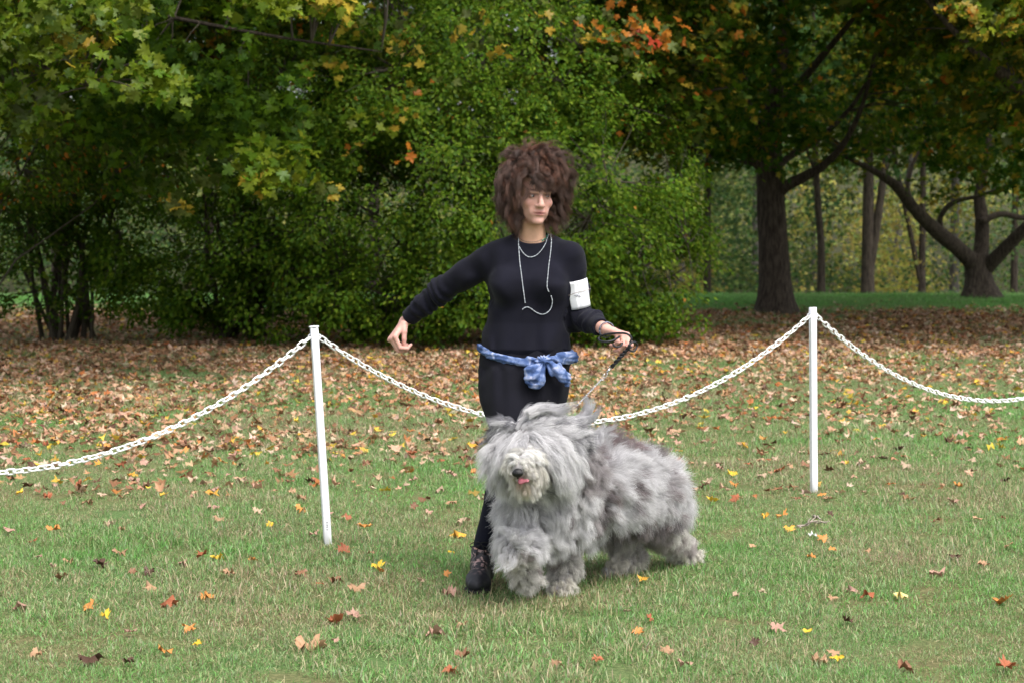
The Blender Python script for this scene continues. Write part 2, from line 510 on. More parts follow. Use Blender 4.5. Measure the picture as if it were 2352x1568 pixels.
def spread_object(name, pts, rot, scl, meshes, label, cat):
    """one object: geometry nodes put the given clump meshes on its points"""
    col = bpy.data.collections.new(name + ' clumps')
    for i, me in enumerate(meshes):
        col.objects.link(bpy.data.objects.new('%s_clump_%d' % (name, i), me))
    me = bpy.data.meshes.new(name)
    me.vertices.add(len(pts)); me.vertices.foreach_set('co', np.asarray(pts, np.float32).ravel())
    a = me.attributes.new('rot', 'FLOAT_VECTOR', 'POINT'); a.data.foreach_set('vector', np.asarray(rot, np.float32).ravel())
    a = me.attributes.new('scl', 'FLOAT', 'POINT'); a.data.foreach_set('value', np.asarray(scl, np.float32))
    o = link(name, me)
    ng = bpy.data.node_groups.new(name, 'GeometryNodeTree')
    ng.interface.new_socket('Geometry', in_out='INPUT', socket_type='NodeSocketGeometry')
    ng.interface.new_socket('Geometry', in_out='OUTPUT', socket_type='NodeSocketGeometry')
    gi = ng.nodes.new('NodeGroupInput'); go = ng.nodes.new('NodeGroupOutput')
    iop = ng.nodes.new('GeometryNodeInstanceOnPoints')
    ci = ng.nodes.new('GeometryNodeCollectionInfo'); ci.inputs['Collection'].default_value = col
    ci.inputs['Separate Children'].default_value = True; ci.inputs['Reset Children'].default_value = True
    iop.inputs['Pick Instance'].default_value = True
    ra = ng.nodes.new('GeometryNodeInputNamedAttribute'); ra.data_type = 'FLOAT_VECTOR'; ra.inputs['Name'].default_value = 'rot'
    sa = ng.nodes.new('GeometryNodeInputNamedAttribute'); sa.data_type = 'FLOAT'; sa.inputs['Name'].default_value = 'scl'
    ng.links.new(gi.outputs[0], iop.inputs['Points']); ng.links.new(ci.outputs[0], iop.inputs['Instance'])
    ng.links.new(ra.outputs['Attribute'], iop.inputs['Rotation']); ng.links.new(sa.outputs['Attribute'], iop.inputs['Scale'])
    ng.links.new(iop.outputs[0], go.inputs[0])
    md = o.modifiers.new('spread', 'NODES'); md.node_group = ng
    tag(o, label, cat, kind='stuff')
    return o

def lawn_points(y0, y1, dens, margin, rng):
    """random points over the wedge of ground the camera sees, with a margin to its sides"""
    ymean = (y0 + y1) / 2
    n = int((y1 - y0) * 2 * (0.228 * ymean + margin) * dens)
    y = rng.uniform(y0, y1, n * 2); hw = 0.228 * y + margin
    xmax = 0.228 * y1 + margin
    x = rng.uniform(-xmax, xmax, n * 2)
    ok = np.abs(x) < hw
    x, y = x[ok][:n], y[ok][:n]
    return np.stack([x, y, ground_z(x, y)], -1)

def build_grass():
    rng = np.random.default_rng(5)
    near = [tuft_mesh('grass_clump', 230, 0.13, 0.034, 0.0027, 50 + i, 1.3) for i in range(5)]
    near.append(tuft_mesh('grass_clump', 60, 0.09, 0.054, 0.0034, 60, 1.0))
    P1 = lawn_points(5.2, 11, 84, 1.8, rng)
    P2 = lawn_points(11, 21, 52, 2.0, rng)
    P3 = lawn_points(21, 44, 20, 3.0, rng)
    P3 = P3[rng.random(len(P3)) < np.where(P3[:, 1] < 31.3, 0.3, 1.0)]
    pts = np.concatenate([P1, P2, P3])
    n = len(pts)
    rot = np.zeros((n, 3)); rot[:, 2] = rng.random(n) * 6.283
    scl = rng.uniform(0.75, 1.2, n) * np.where(pts[:, 1] > 21, 1.5, 1.0) * np.where((pts[:, 1] > 11) & (pts[:, 1] < 21), 1.1, 1.0)
    scl *= 1 + 0.3 * noise3(pts, 0.8, 9)
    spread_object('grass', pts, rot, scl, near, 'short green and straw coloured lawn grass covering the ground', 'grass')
build_grass()
#== trees
MAT_FOL = mat_leaf('tree leaves', 0.42, 0.006)
MAT_LITTER = mat_leaf('fallen leaves', 0.15, 0.02)

def mat_bark(name, rgb=(0.075, 0.06, 0.048), scale=1.0):
    m, nt, b, out = new_mat(name)
    tc = N(nt, 'ShaderNodeTexCoord')
    mp = N(nt, 'ShaderNodeMapping'); mp.inputs['Scale'].default_value = (14 * scale, 14 * scale, 2.6 * scale)
    nt.links.new(tc.outputs['Object'], mp.inputs['Vector'])
    nz = N(nt, 'ShaderNodeTexNoise'); nz.inputs['Scale'].default_value = 2.2; nz.inputs['Detail'].default_value = 7; nz.inputs['Roughness'].default_value = 0.7
    nt.links.new(mp.outputs[0], nz.inputs['Vector'])
    r = N(nt, 'ShaderNodeValToRGB'); e = r.color_ramp.elements
    e[0].position = 0.35; e[0].color = tuple(c * 0.35 for c in rgb) + (1,)
    e[1].position = 0.68; e[1].color = tuple(c * 1.6 for c in rgb) + (1,)
    nt.links.new(nz.outputs['Fac'], r.inputs['Fac']); nt.links.new(r.outputs[0], b.inputs['Base Color'])
    b.inputs['Roughness'].default_value = 0.95; b.inputs['Specular IOR Level'].default_value = 0.1
    bp = N(nt, 'ShaderNodeBump'); bp.inputs['Strength'].default_value = 0.9; bp.inputs['Distance'].default_value = 0.03
    nt.links.new(nz.outputs['Fac'], bp.inputs['Height']); nt.links.new(bp.outputs[0], b.inputs['Normal'])
    return m
MAT_BARK = mat_bark('furrowed bark')
MAT_BARK_GREY = mat_bark('grey bark', (0.16, 0.145, 0.13))
MAT_TWIG = mat_basic('twig wood', (0.06, 0.05, 0.035), 0.9)

GREEN = (0.068, 0.125, 0.006); DGREEN = (0.035, 0.075, 0.006); YGREEN = (0.14, 0.185, 0.012)
YEL = (0.36, 0.27, 0.03); ORA = (0.42, 0.15, 0.02); RED = (0.36, 0.05, 0.02); OLIVE = (0.08, 0.11, 0.02)

class Foliage:
    """leaves of one tree, set in flat sprays on twigs"""
    def __init__(s, rng): s.rng = rng; s.pos = []; s.nrm = []; s.size = []; s.col = []; s.tw = Geo(); s.head = []
    def spray(s, c, r, n, size, cols, w, flat=0.25, tilt=0.5, out=None, var=0.25, rnd=0.55):
        rng = s.rng
        q = rng.normal(size=(n, 3)); q = norm(q) * (rng.random((n, 1)) ** 0.45)
        nn = norm(np.array([0, 0, 1.0]) + tilt * rng.normal(size=3))
        if out is not None: nn = norm(nn + np.asarray(out))
        q = q - nn * (q @ nn)[:, None] * (1 - flat)
        p = np.asarray(c) + q * r
        p[:, 2] -= 0.35 * r * (np.linalg.norm(q[:, :2], axis=1) ** 2)
        s.pos.append(p)
        s.nrm.append(norm(nn + rnd * rng.normal(size=(n, 3))))
        hd = q.copy(); hd[:, 2] -= 0.5; s.head.append(hd)
        s.size.append(size * rng.uniform(0.6, 1.2, n))
        s.col.append(pick(cols, w, n, var, rng))
    def arrays(s):
        return np.concatenate(s.pos), np.concatenate(s.nrm), np.concatenate(s.size), np.concatenate(s.col), np.concatenate(s.head)

HANG_MESHES = []
def finish_tree(root, fol, tmpl, singles=0, curl=0.5):
    if singles: tmpl = MAPLE_FINE
    pos, nrm, size, col, head = fol.arrays()
    if singles:
        if not HANG_MESHES:
            for me in leaf_shape_meshes():
                m2 = me.copy(); m2.materials.append(mat_leaf('single tree leaf', 0.4, 0.02, source='object') if not HANG_MESHES else HANG_MESHES[0].materials[0]); HANG_MESHES.append(m2)
        px, py, dep = cam_px(pos)
        vis = (px > 0) & (px < 2352) & (py > 0) & (py < 900)
        score = np.where(vis, size / dep, -1)
        front = dep < np.quantile(dep[vis], 0.3)          # the leaves on the near face of the crown
        score = np.where(front, score, -1)
        idx = np.argsort(-score)[:singles]; idx = idx[score[idx] > 0]
        for i in idx:
            place_leaf('leaf', HANG_MESHES[int(fol.rng.integers(8))], pos[i], nrm[i], head[i], size[i], col[i], root)
        keep = np.ones(len(pos), bool); keep[idx] = False
        pos, nrm, size, col, head = pos[keep], nrm[keep], size[keep], col[keep], head[keep]
    V, F, C = scatter_leaves(pos, nrm, size, col, tmpl, head, curl, fol.rng)
    o = link('crown', mesh_np('crown', V, F, col=C, mat=MAT_FOL), root)
    tag(o, kind='stuff')
    if fol.tw.n:
        o = link('twigs', fol.tw.mesh('twigs', MAT_TWIG), root); tag(o, kind='stuff')
    return len(F)

def crown_sprays(fol, centre, radii, n, spray_r, per, size, cols, w, hubs, seed, shell=0.55, zmin=1.6, keep=None, tilt=0.45, var=0.25, dens_scale=0.45, thr=-0.25):
    """flat sprays spread through an uneven ellipsoid crown, each joined by a twig to the nearest limb point"""
    rng = fol.rng
    c = np.asarray(centre, float); r = np.asarray(radii, float)
    q = norm(rng.normal(size=(n * 3, 3))) * (shell + (1 - shell) * rng.random((n * 3, 1)) ** 0.6)
    lump = 1 + 0.22 * noise3(q * 2.2, 1.0, seed)[:, None]
    p = c + q * r * lump
    ok = (p[:, 2] > zmin + 0.5 * noise3(p, 0.8, seed + 5)) & (noise3(p, dens_scale, seed + 2) > thr)
    if keep is not None: ok &= keep(p)
    p = p[ok][:n]; q = q[ok][:n]
    hubs = np.asarray(hubs, float)
    for i in range(len(p)):
        out = q[i] * 0.5; out[2] *= 0.3
        fol.spray(p[i], spray_r * rng.uniform(0.7, 1.35), int(per * rng.uniform(0.6, 1.4)), size, cols, w, out=out, tilt=tilt, var=var)
        if i % 2 == 0 and len(hubs):
            dd = np.linalg.norm(hubs - p[i], axis=1) + 0.8 * np.maximum(0, hubs[:, 2] - p[i][2])
            h = hubs[np.argmin(dd)]
            if np.linalg.norm(h - p[i]) < 1.9:
                fol.tw.tube(wiggle(h, p[i], 5, 0.06, rng, 0.05), np.linspace(0.014, 0.005, 5), 3, cap=False)

def limb_mesh(root, name, pts, rad, mat, sides=12, jitter=0.06, flare=0.0):
    g = Geo()
    pts = np.asarray(pts, float)
    n = max(12, 5 * len(pts))
    t = np.linspace(0, len(pts) - 1, n); i = np.minimum(t.astype(int), len(pts) - 2); f = (t - i)[:, None]
    # Catmull-Rom through the given points
    pm = np.vstack([2 * pts[0] - pts[1], pts, 2 * pts[-1] - pts[-2]])
    p0, p1, p2, p3 = pm[i], pm[i + 1], pm[i + 2], pm[i + 3]
    cur = 0.5 * (2 * p1 + (p2 - p0) * f + (2 * p0 - 5 * p1 + 4 * p2 - p3) * f ** 2 + (3 * p1 - p0 - 3 * p2 + p3) * f ** 3)
    rr = np.interp(t, np.arange(len(pts)), rad)
    g.tube(cur, rr, sides, jitter=jitter)
    if flare:
        V = np.concatenate(g.V); 
        z = V[:, 2] - pts[0][2]
        k = flare * np.exp(-np.clip(z, 0, None) / 0.22)
        ang = np.arctan2(V[:, 1] - pts[0][1], V[:, 0] - pts[0][0])
        k = k * (1 + 0.5 * np.sin(ang * 5 + 1.3))
        V[:, 0] = pts[0][0] + (V[:, 0] - pts[0][0]) * (1 + k); V[:, 1] = pts[0][1] + (V[:, 1] - pts[0][1]) * (1 + k)
        g.V = [V]
    o = link(name, g.mesh(name, mat), root)
    return cur

def tree(name, label, base, trunk, limbs, mat, group=None, flare=0.35, cat='tree', trunk_part='trunk'):
    """trunk: list of (x,y,z,r); limbs: lists of the same. Returns root and hub points"""
    root = empty(name, (base[0], base[1], float(ground_z(base[0], base[1]))), label, cat, group)
    hubs = []
    if trunk:
        tr = np.array(trunk, float)
        cur = limb_mesh(root, 'trunk', tr[:, :3], tr[:, 3], mat, 20, 0.05, flare); hubs.append(cur[len(cur) // 2:])
    for l in limbs:
        l = np.array(l, float)
        cur = limb_mesh(root, 'limb', l[:, :3], l[:, 3], mat, 10, 0.08); hubs.append(cur)
    return root, np.concatenate(hubs) if hubs else np.zeros((0, 3))

def auto_limbs(top, centre, radii, n, r0, rng, zlow=0.2):
    out = []
    for k in range(n):
        a = 6.283 * (k + rng.uniform(-.3, .3)) / n
        q = norm(np.array([math.cos(a), math.sin(a), rng.uniform(0.3, 1.1)]))
        e = np.asarray(centre) + q * np.asarray(radii) * 0.85
        s = np.asarray(top) + np.array([0, 0, rng.uniform(-0.5, 0.3)])
        p = wiggle(s, e, 6, 0.07, rng, 0.08)
        rr = np.linspace(r0, 0.02, 6)
        out.append([tuple(p[i]) + (rr[i],) for i in range(6)])
    return out

# ---- big maple with the thick trunk, right of centre
def build_big_maple():
    rng = np.random.default_rng(31)
    d = 31.5
    tk = [(1782, 722, .265), (1780, 660, .225), (1776, 560, .205), (1770, 450, .195), (1768, 380, .18), (1775, 250, .12), (1800, 60, .09), (1790, -300, .03)]
    trunk = [tuple(P(x, y, d)) + (r,) for x, y, r in tk]
    trunk[0] = (trunk[0][0], trunk[0][1], -0.05, .265)
    def L(pts, dy):
        n = len(pts); return [tuple(P(x, y, d + dy * i / (n - 1))) + (r,) for i, (x, y, r) in enumerate(pts)]
    limbs = [L([(1765, 400, .07), (1735, 375, .062), (1690, 335, .055), (1640, 290, .045), (1600, 240, .04), (1570, 180, .03), (1545, 100, .02)], -1.2),
             L([(1780, 450, .085), (1810, 425, .08), (1850, 405, .07), (1895, 378, .055), (1945, 320, .04), (1985, 230, .03), (2010, 120, .02)], -0.8),
             L([(1785, 385, .06), (1820, 355, .05), (1880, 320, .045), (1960, 240, .03), (2020, 130, .02)], 1.5),
             L([(1650, 295, .03), (1600, 282, .025), (1540, 284, .02), (1480, 270, .012)], -0.8),
             L([(1768, 330, .08), (1720, 250, .06), (1700, 120, .05), (1660, -60, .03)], 1.0),
             L([(1780, 260, .07), (1880, 140, .05), (1980, 20, .03), (2080, -100, .02)], -2.5),
             L([(1745, 380, .03), (1700, 372, .025), (1660, 366, .02), (1600, 350, .012)], 0.8)]
    root, hubs = tree('maple_tree', 'big maple with thick dark straight trunk standing on the leaf litter right of the woman', trunk[0], trunk, limbs, MAT_BARK)
    f = Foliage(rng)
    cols = [(0.07, 0.15, 0.012), (0.04, 0.10, 0.012), (0.15, 0.21, 0.02), YEL, ORA]; w = [5, 3.4, 3, 1.0, 0.3]
    def keep(p):
        px, py, dep = cam_px(p)
        lim = 395 + 45 * noise3(p, 0.6, 77) - 70 * np.clip((1700 - px) / 300, 0, 1) + 10 * np.clip((px - 1900) / 300, 0, 1)
        near_trunk = (np.hypot(p[:, 0] - 3.6, p[:, 1] - 31.5) > 0.5) | (py < 340)
        return (py < lim) & (px > 1340 + 100 * noise3(p, 0.7, 12)) & near_trunk
    for (x_, y_) in [(1770, 340), (1760, 300), (1790, 310), (1775, 260), (1765, 220), (1800, 180), (1780, 130), (1750, 90), (1810, 60), (1775, 20), (1700, 330), (1840, 300), (1860, 240)]:
        f.spray(P(x_, y_, 29.6 + rng.uniform(-.5, .5)), 0.5, 46, 0.12, cols, w, out=(0, -0.4, 0))
    crown_sprays(f, (4.3, 31, 5.0), (5.2, 4.6, 3.9), 680, 0.42, 46, 0.12, cols, w, hubs, 11, keep=keep, zmin=1.4)
    crown_sprays(f, (3.6, 30.6, 6.8), (6.4, 4.2, 2.8), 340, 0.8, 34, 0.27, cols, w, hubs, 13, zmin=4.4, thr=-0.9, shell=0.3)
    finish_tree(root, f, MAPLE)
build_big_maple()

# ---- forked maple at the right
def build_forked():
    rng = np.random.default_rng(33); d = 36.5
    def L(pts, dy):
        n = len(pts); return [tuple(P(x, y, d + dy * i / (n - 1))) + (r,) for i, (x, y, r) in enumerate(pts)]
    trunk = L([(2255, 690, .30), (2250, 650, .22), (2245, 620, .2), (2238, 585, .19)], 0); trunk[0] = (*trunk[0][:2], -0.05, .3)
    limbs = [L([(2240, 610, .16), (2205, 575, .13), (2150, 530, .12), (2100, 480, .1), (2060, 430, .085), (2010, 395, .05), (1940, 360, .03)], -1.5),
             L([(2248, 610, .14), (2255, 560, .12), (2255, 500, .11), (2250, 440, .09), (2270, 330, .06), (2260, 180, .03)], 0.5),
             L([(2260, 620, .13), (2300, 580, .11), (2350, 530, .1), (2420, 470, .08), (2520, 380, .04)], -1.0),
             L([(2252, 510, .06), (2300, 492, .05), (2360, 500, .045), (2450, 470, .03)], 0.6),
             L([(2165, 540, .05), (2160, 500, .045), (2190, 465, .04), (2250, 450, .03), (2330, 420, .02)], -0.6),
             L([(2100, 480, .04), (2085, 430, .035), (2100, 370, .03), (2140, 300, .015)], 0.5)]
    root, hubs = tree('maple_tree', 'low forked maple with spreading crooked limbs at the far right edge of the lawn', trunk[0], trunk, limbs, MAT_BARK)
    f = Foliage(rng)
    def keep(p):
        px, py, dep = cam_px(p)
        return (py < 400 + 70 * noise3(p, 0.5, 7)) | ((py < 470) & (noise3(p, 0.9, 8) > 0.25))
    crown_sprays(f, (8.2, 36, 5.0), (5.2, 4.5, 3.6), 420, 0.5, 40, 0.12, [GREEN, OLIVE, YGREEN, YEL], [3, 4, 3, 1.2], hubs, 21, keep=keep, zmin=1.4)
    crown_sprays(f, (8.2, 34, 6.6), (5.0, 3.4, 2.6), 110, 0.8, 30, 0.27, [GREEN, OLIVE], [1, 1], hubs, 22, zmin=4.6, thr=-0.9, shell=0.3)
    finish_tree(root, f, MAPLE)
build_forked()

# ---- maple off the right edge, its limb and yellowing leaves reach into the top right corner
def build_right_edge():
    rng = np.random.default_rng(35)
    trunk = [(7.9, 25.5, -0.05, .3), (7.85, 25.5, 1.2, .24), (7.8, 25.6, 2.2, .21), (7.9, 25.6, 4.5, .14), (8.0, 25.5, 7, .04)]
    limbs = [[(7.8, 25.6, 2.0, .11), (6.6, 25.6, 2.55, .10), tuple(P(2352, 205, 25.6)) + (.085,), tuple(P(2300, 168, 25.5)) + (.07,), tuple(P(2262, 138, 25.4)) + (.05,), tuple(P(2180, 60, 25.2)) + (.035,), tuple(P(2080, -60, 25)) + (.02,)]]
    limbs += auto_limbs((7.85, 25.5, 3.0), (7.2, 25, 5.2), (3.2, 3.4, 2.2), 5, .08, rng)
    root, hubs = tree('maple_tree', 'maple whose dark limb and yellowing leaves enter the top right corner', (7.9, 25.5), trunk, limbs, MAT_BARK)
    f = Foliage(rng)
    def keep(p):
        px, py, dep = cam_px(p)
        lim = 60 + 330 * np.clip((px - 1950) / 400, 0, 1) + 60 * noise3(p, 0.9, 3)
        return (py < lim) & ((px > 1950) | (p[:, 2] > 3.6))
    crown_sprays(f, (7.0, 25.4, 4.6), (3.6, 3.6, 2.9), 330, 0.38, 42, 0.115, [YGREEN, OLIVE, YEL, GREEN, ORA], [3, 3.5, 1.5, 2, .3], hubs, 41, keep=keep, zmin=1.5)
    crown_sprays(f, (7.6, 25.6, 6.2), (4.6, 4.6, 2.8), 260, 0.8, 30, 0.26, [GREEN, OLIVE], [1, 1], hubs, 42, zmin=3.9, thr=-0.9, shell=0.3)
    for px, py in [(2215, 20), (2260, 40), (2310, 30), (2330, 60), (2180, 15), (2240, 75), (2340, 15)]:
        f.spray(P(px, py, 22.0), 0.17, 26, 0.11, [YGREEN, YEL, OLIVE, ORA], [3, 2, 2, .6], out=(0, -0.6, 0))
    finish_tree(root, f, MAPLE, singles=80)
build_right_edge()

# ---- maple off the left edge, its bright branches hang into the upper left
def build_left_edge():
    rng = np.random.default_rng(36)
    trunk = [(-6.6, 20.5, -0.05, .3), (-6.55, 20.5, 1.2, .24), (-6.5, 20.5, 2.4, .2), (-6.4, 20.6, 5, .14), (-6.3, 20.6, 8, .04)]
    limbs = [[(-6.5, 20.5, 2.8, .1), (-5.2, 20.8, 3.5, .05), (-3.6, 21.0, 3.3, .022), (-2.2, 21.0, 3.05, .014), (-1.2, 20.9, 2.9, .007)],
             [(-6.5, 20.5, 3.0, .1), (-4.8, 19.6, 3.75, .045), (-3.2, 19.4, 3.75, .018), (-2.0, 19.2, 3.5, .008)],
             [(-6.5, 20.5, 2.9, .08), (-5.4, 19.6, 3.0, .05), (-4.3, 18.9, 2.8, .025), (-3.4, 18.4, 2.45, .010)]]
    limbs += auto_limbs((-6.5, 20.5, 3.4), (-4.6, 20.5, 5.4), (4.2, 3.6, 2.2), 5, .08, rng)
    root, hubs = tree('maple_tree', 'maple whose bright green drooping branches hang into the upper left corner', (-6.6, 20.5), trunk, limbs, MAT_BARK)
    f = Foliage(rng)
    # the hanging branch ends, each where the picture shows one: px, py, distance, spray radius, leaves, colours
    bright = [YGREEN, GREEN, (0.15, 0.21, 0.03)]
    ends = []
    for (x0, x1, y0, y1, d, k, c) in [(-60, 330, -40, 70, 18.0, 46, bright), (0, 120, 60, 150, 18.2, 12, bright), (150, 250, 60, 120, 18.0, 8, [YGREEN, YEL, OLIVE]), (110, 370, 130, 205, 18.3, 16, [GREEN, YGREEN]),
                                      (330, 400, 170, 215, 18.4, 6, bright), (-60, 110, 190, 300, 18.6, 18, [OLIVE, YGREEN, GREEN]), (560, 760, -40, 40, 18.8, 16, [YGREEN, GREEN]), (700, 800, -30, 20, 19, 5, [YEL, YGREEN]),
                                      (550, 720, 330, 420, 19.2, 14, [GREEN, YGREEN]), (580, 680, 395, 425, 19.1, 3, [YGREEN, YGREEN, YEL]), (200, 560, 60, 330, 20.4, 60, [DGREEN, GREEN]), (380, 700, 150, 340, 19.8, 40, [GREEN, DGREEN]), (250, 700, 240, 430, 20.8, 42, [GREEN, DGREEN, OLIVE]),
                                      (340, 450, 440, 480, 20, 2, [OLIVE, YEL]), (700, 790, 435, 445, 20, 1, [YEL, OLIVE])]:
        for _ in range(k):
            p = P(rng.uniform(x0, x1), rng.uniform(y0, y1), d + rng.uniform(-0.6, 0.6))
            ends.append(p)
            f.spray(p, rng.uniform(0.14, 0.26), int(rng.uniform(10, 20)), 0.105, c, [1] * len(c), out=(0.1, -0.75, 0), tilt=0.4)
    for p in ends[::2]:
        dd = np.linalg.norm(hubs - p, axis=1) + 0.5 * np.maximum(0, p[2] - hubs[:, 2])
        h = hubs[np.argmin(dd)]
        if np.linalg.norm(h - p) < 0.7: f.tw.tube(wiggle(h, p, 6, 0.05, rng, 0.06), np.linspace(0.009, 0.003, 6), 4, cap=False)
    def keep(p):
        px, py, dep = cam_px(p)
        return (py < 60 + 90 * noise3(p, 0.8, 3)) | ((px < 350) & (py < 230) & (dep > 20.5))
    crown_sprays(f, (-4.6, 20.8, 4.8), (4.4, 3.2, 3.0), 300, 0.42, 40, 0.12, [GREEN, DGREEN, YGREEN], [3, 4, 1], hubs, 51, keep=keep, zmin=1.8)
    crown_sprays(f, (-5.2, 23.0, 6.4), (4.6, 3.6, 2.6), 260, 0.8, 30, 0.26, [GREEN, DGREEN], [1, 1], hubs, 52, zmin=3.9, thr=-0.9, shell=0.3)
    finish_tree(root, f, MAPLE, singles=300)
build_left_edge()

# ---- yellowing maple behind the shrubs, top middle
def build_mid_maple():
    rng = np.random.default_rng(37)
    trunk = [(0.3, 28.5, -0.05, .26), (0.3, 28.5, 1.5, .2), (0.25, 28.5, 3.0, .17), (0.3, 28.4, 5.5, .1), (0.3, 28.4, 8, .03)]
    limbs = [[(0.25, 28.5, 2.6, .08), (-1.2, 27.6, 3.1, .06), tuple(P(800, 135, 26.4)) + (.02,), tuple(P(660, 150, 25.9)) + (.012,), tuple(P(480, 140, 25.6)) + (.007,)],
             [(0.3, 28.5, 2.9, .08), (1.4, 27.6, 3.5, .06), tuple(P(1600, 120, 26.8)) + (.035,), tuple(P(1680, 200, 26.5)) + (.015,)]]
    limbs += auto_limbs((0.3, 28.4, 3.4), (0.0, 27.6, 5.2), (4.5, 3.2, 2.2), 6, .08, rng)
    root, hubs = tree('maple_tree', 'yellowing maple rising behind the dense green shrub, above the woman', (0.3, 28.5), trunk, limbs, MAT_BARK)
    f = Foliage(rng)
    def keep(p):
        px, py, dep = cam_px(p)
        return (py < 330 + 90 * noise3(p, 0.8, 3)) & (px < 1720) & (px > 380)
    crown_sprays(f, (-0.6, 26.6, 4.3), (5.0, 2.8, 3.0), 640, 0.36, 46, 0.10, [GREEN, DGREEN, OLIVE, (0.16, 0.2, 0.02), YEL, ORA], [3.2, 2.2, 2.8, 3, 1.7, .4], hubs, 61, keep=keep, zmin=1.8)
    crown_sprays(f, (0.2, 28.2, 6.4), (5.2, 3.6, 2.8), 260, 0.8, 30, 0.26, [GREEN, DGREEN, OLIVE], [1, 1, 1], hubs, 62, zmin=4.1, thr=-0.9, shell=0.3)
    for px, py, n, c in [(970, 190, 9, [ORA, OLIVE, YEL]), (1005, 185, 6, [ORA, OLIVE]), (825, 345, 6, [ORA, YEL]), (930, 350, 4, [ORA, ORA]), (1395, 78, 30, [ORA, YEL, OLIVE]), (1440, 90, 30, [ORA, OLIVE, OLIVE]), (1475, 98, 26, [RED, ORA, OLIVE]), (1515, 82, 22, [RED, ORA, OLIVE]), (1450, 45, 30, [ORA, OLIVE, OLIVE]), (1365, 60, 18, [ORA, OLIVE]), (1490, 60, 18, [ORA, OLIVE]), (1540, 55, 12, [ORA, OLIVE]), (1560, 100, 10, [ORA, OLIVE]), (1420, 20, 24, [ORA, OLIVE]),
                         (780, 60, 26, [YEL, YGREEN]), (745, 150, 26, [YEL, YGREEN]), (1080, 60, 22, [YEL, OLIVE]), (900, 100, 22, [YEL, OLIVE]), (1130, 110, 22, [YEL, OLIVE]), (920, 270, 20, [YGREEN, YEL]), (880, 250, 20, [YGREEN, GREEN]),
                         (820, 270, 24, [YGREEN, GREEN]), (1250, 30, 18, [YEL, OLIVE])]:
        f.spray(P(px, py, 22.3 + rng.uniform(-.3, .3)), 0.26, max(3, n * 2 // 3), 0.10, c, [1] * len(c), out=(0, -0.7, 0))
    finish_tree(root, f, MAPLE, singles=160)
build_mid_maple()

# ---- shrubs
def shrub(label, base, lobes, n, seed, leaf, cols, w, stems, stem_top, hole=None, thin=False):
    rng = np.random.default_rng(seed)
    root = empty('shrub', (base[0], base[1], float(ground_z(*base))), label, 'shrub')
    g = Geo(); hubs = []
    for k in range(stems):
        a = rng.uniform(0, 6.283); rr = rng.uniform(0.05, 0.35)
        s = np.array([base[0] + rr * math.cos(a), base[1] + rr * math.sin(a), -0.03])
        c, r = lobes[k % len(lobes)]
        q = norm(rng.normal(size=3)); q[2] = abs(q[2])
        e = np.asarray(c) + q * np.asarray(r) * 0.75; e[2] = max(e[2], stem_top)
        p = wiggle(s, e, 8, 0.06, rng, 0.05)
        g2 = Geo(); g2.tube(p, np.linspace(rng.uniform(.018, .04) * (0.5 if thin else 1), .005, 8), 7)
        link('stem', g2.mesh('stem', MAT_TWIG), root)
        hubs.append(p[2:])
    hubs = np.concatenate(hubs)
    f = Foliage(rng)
    for (c, r), m in zip(lobes, n):
        c = np.asarray(c, float); r = np.asarray(r, float)
        q = norm(rng.normal(size=(m * 3, 3))) * (0.62 + 0.38 * rng.random((m * 3, 1)) ** 0.5)
        p = c + q * r * (1 + 0.26 * noise3(q * 3.1, 1, seed)[:, None])
        ok = (p[:, 2] > 0.12) & (noise3(p, 1.5, seed + 3) > -0.36) & (q[:, 1] < 0.55)
        if hole is not None: ok &= ~hole(p)
        p = p[ok][:m]; q = q[ok][:m]
        for i in range(len(p)):
            f.spray(p[i], rng.uniform(0.12, 0.26), int(rng.uniform(22, 44)), leaf, cols, w, flat=0.45, tilt=0.6, out=(q[i][0] * .8, q[i][1] * .8 - 0.15, 0.0), var=0.16, rnd=0.36)
            if i % 3 == 0:
                h = hubs[np.argmin(np.linalg.norm(hubs - p[i], axis=1))]
                if np.linalg.norm(h - p[i]) < 2.2:
                    f.tw.tube(wiggle(h, p[i], 4, 0.05, rng), np.linspace(0.008, 0.003, 4), 3, cap=False)
    finish_tree(root, f, OVAL, curl=0.35)
    return root

SG = (0.078, 0.150, 0.010); SL = (0.125, 0.200, 0.015); SD = (0.055, 0.122, 0.012); SY = (0.185, 0.25, 0.025)
shrub('dense bright green rounded shrub directly behind the woman', (0.1, 24.6),
      [((-0.9, 24.3, 1.6), (1.6, 1.4, 1.7)), ((0.7, 24.2, 1.35), (1.25, 1.3, 1.35)), ((-0.35, 24.7, 2.75), (1.7, 1.3, 1.1)), ((1.5, 24.6, 0.85), (0.65, 0.9, 0.85)), ((0.95, 25.0, 2.0), (1.05, 1.1, 0.95)), ((-0.4, 23.9, 0.6), (1.9, 0.9, 0.6))],
      [760, 640, 560, 240, 320, 330], 71, 0.056, [SG, SL, SD, SY, (0.4, 0.2, 0.03)], [4, 3.4, 2, 0.8, 0.03], 16, 0.8)
shrub('dark green shrub of thin stems between the far left shrub and the bright one', (-3.0, 25.4),
      [((-3.0, 24.9, 1.9), (1.7, 1.4, 1.6)), ((-2.0, 24.6, 1.2), (1.2, 1.2, 1.3)), ((-3.6, 25.2, 0.9), (1.0, 1.0, 0.75)), ((-2.6, 25.6, 3.2), (2.0, 1.3, 1.2))],
      [680, 480, 340, 460], 72, 0.055, [SG, SD, SL], [4, 2, 2.4], 22, 1.0,
      hole=lambda p: (noise3(p, 1.6, 88) > 0.5) & (p[:, 2] < 1.6))
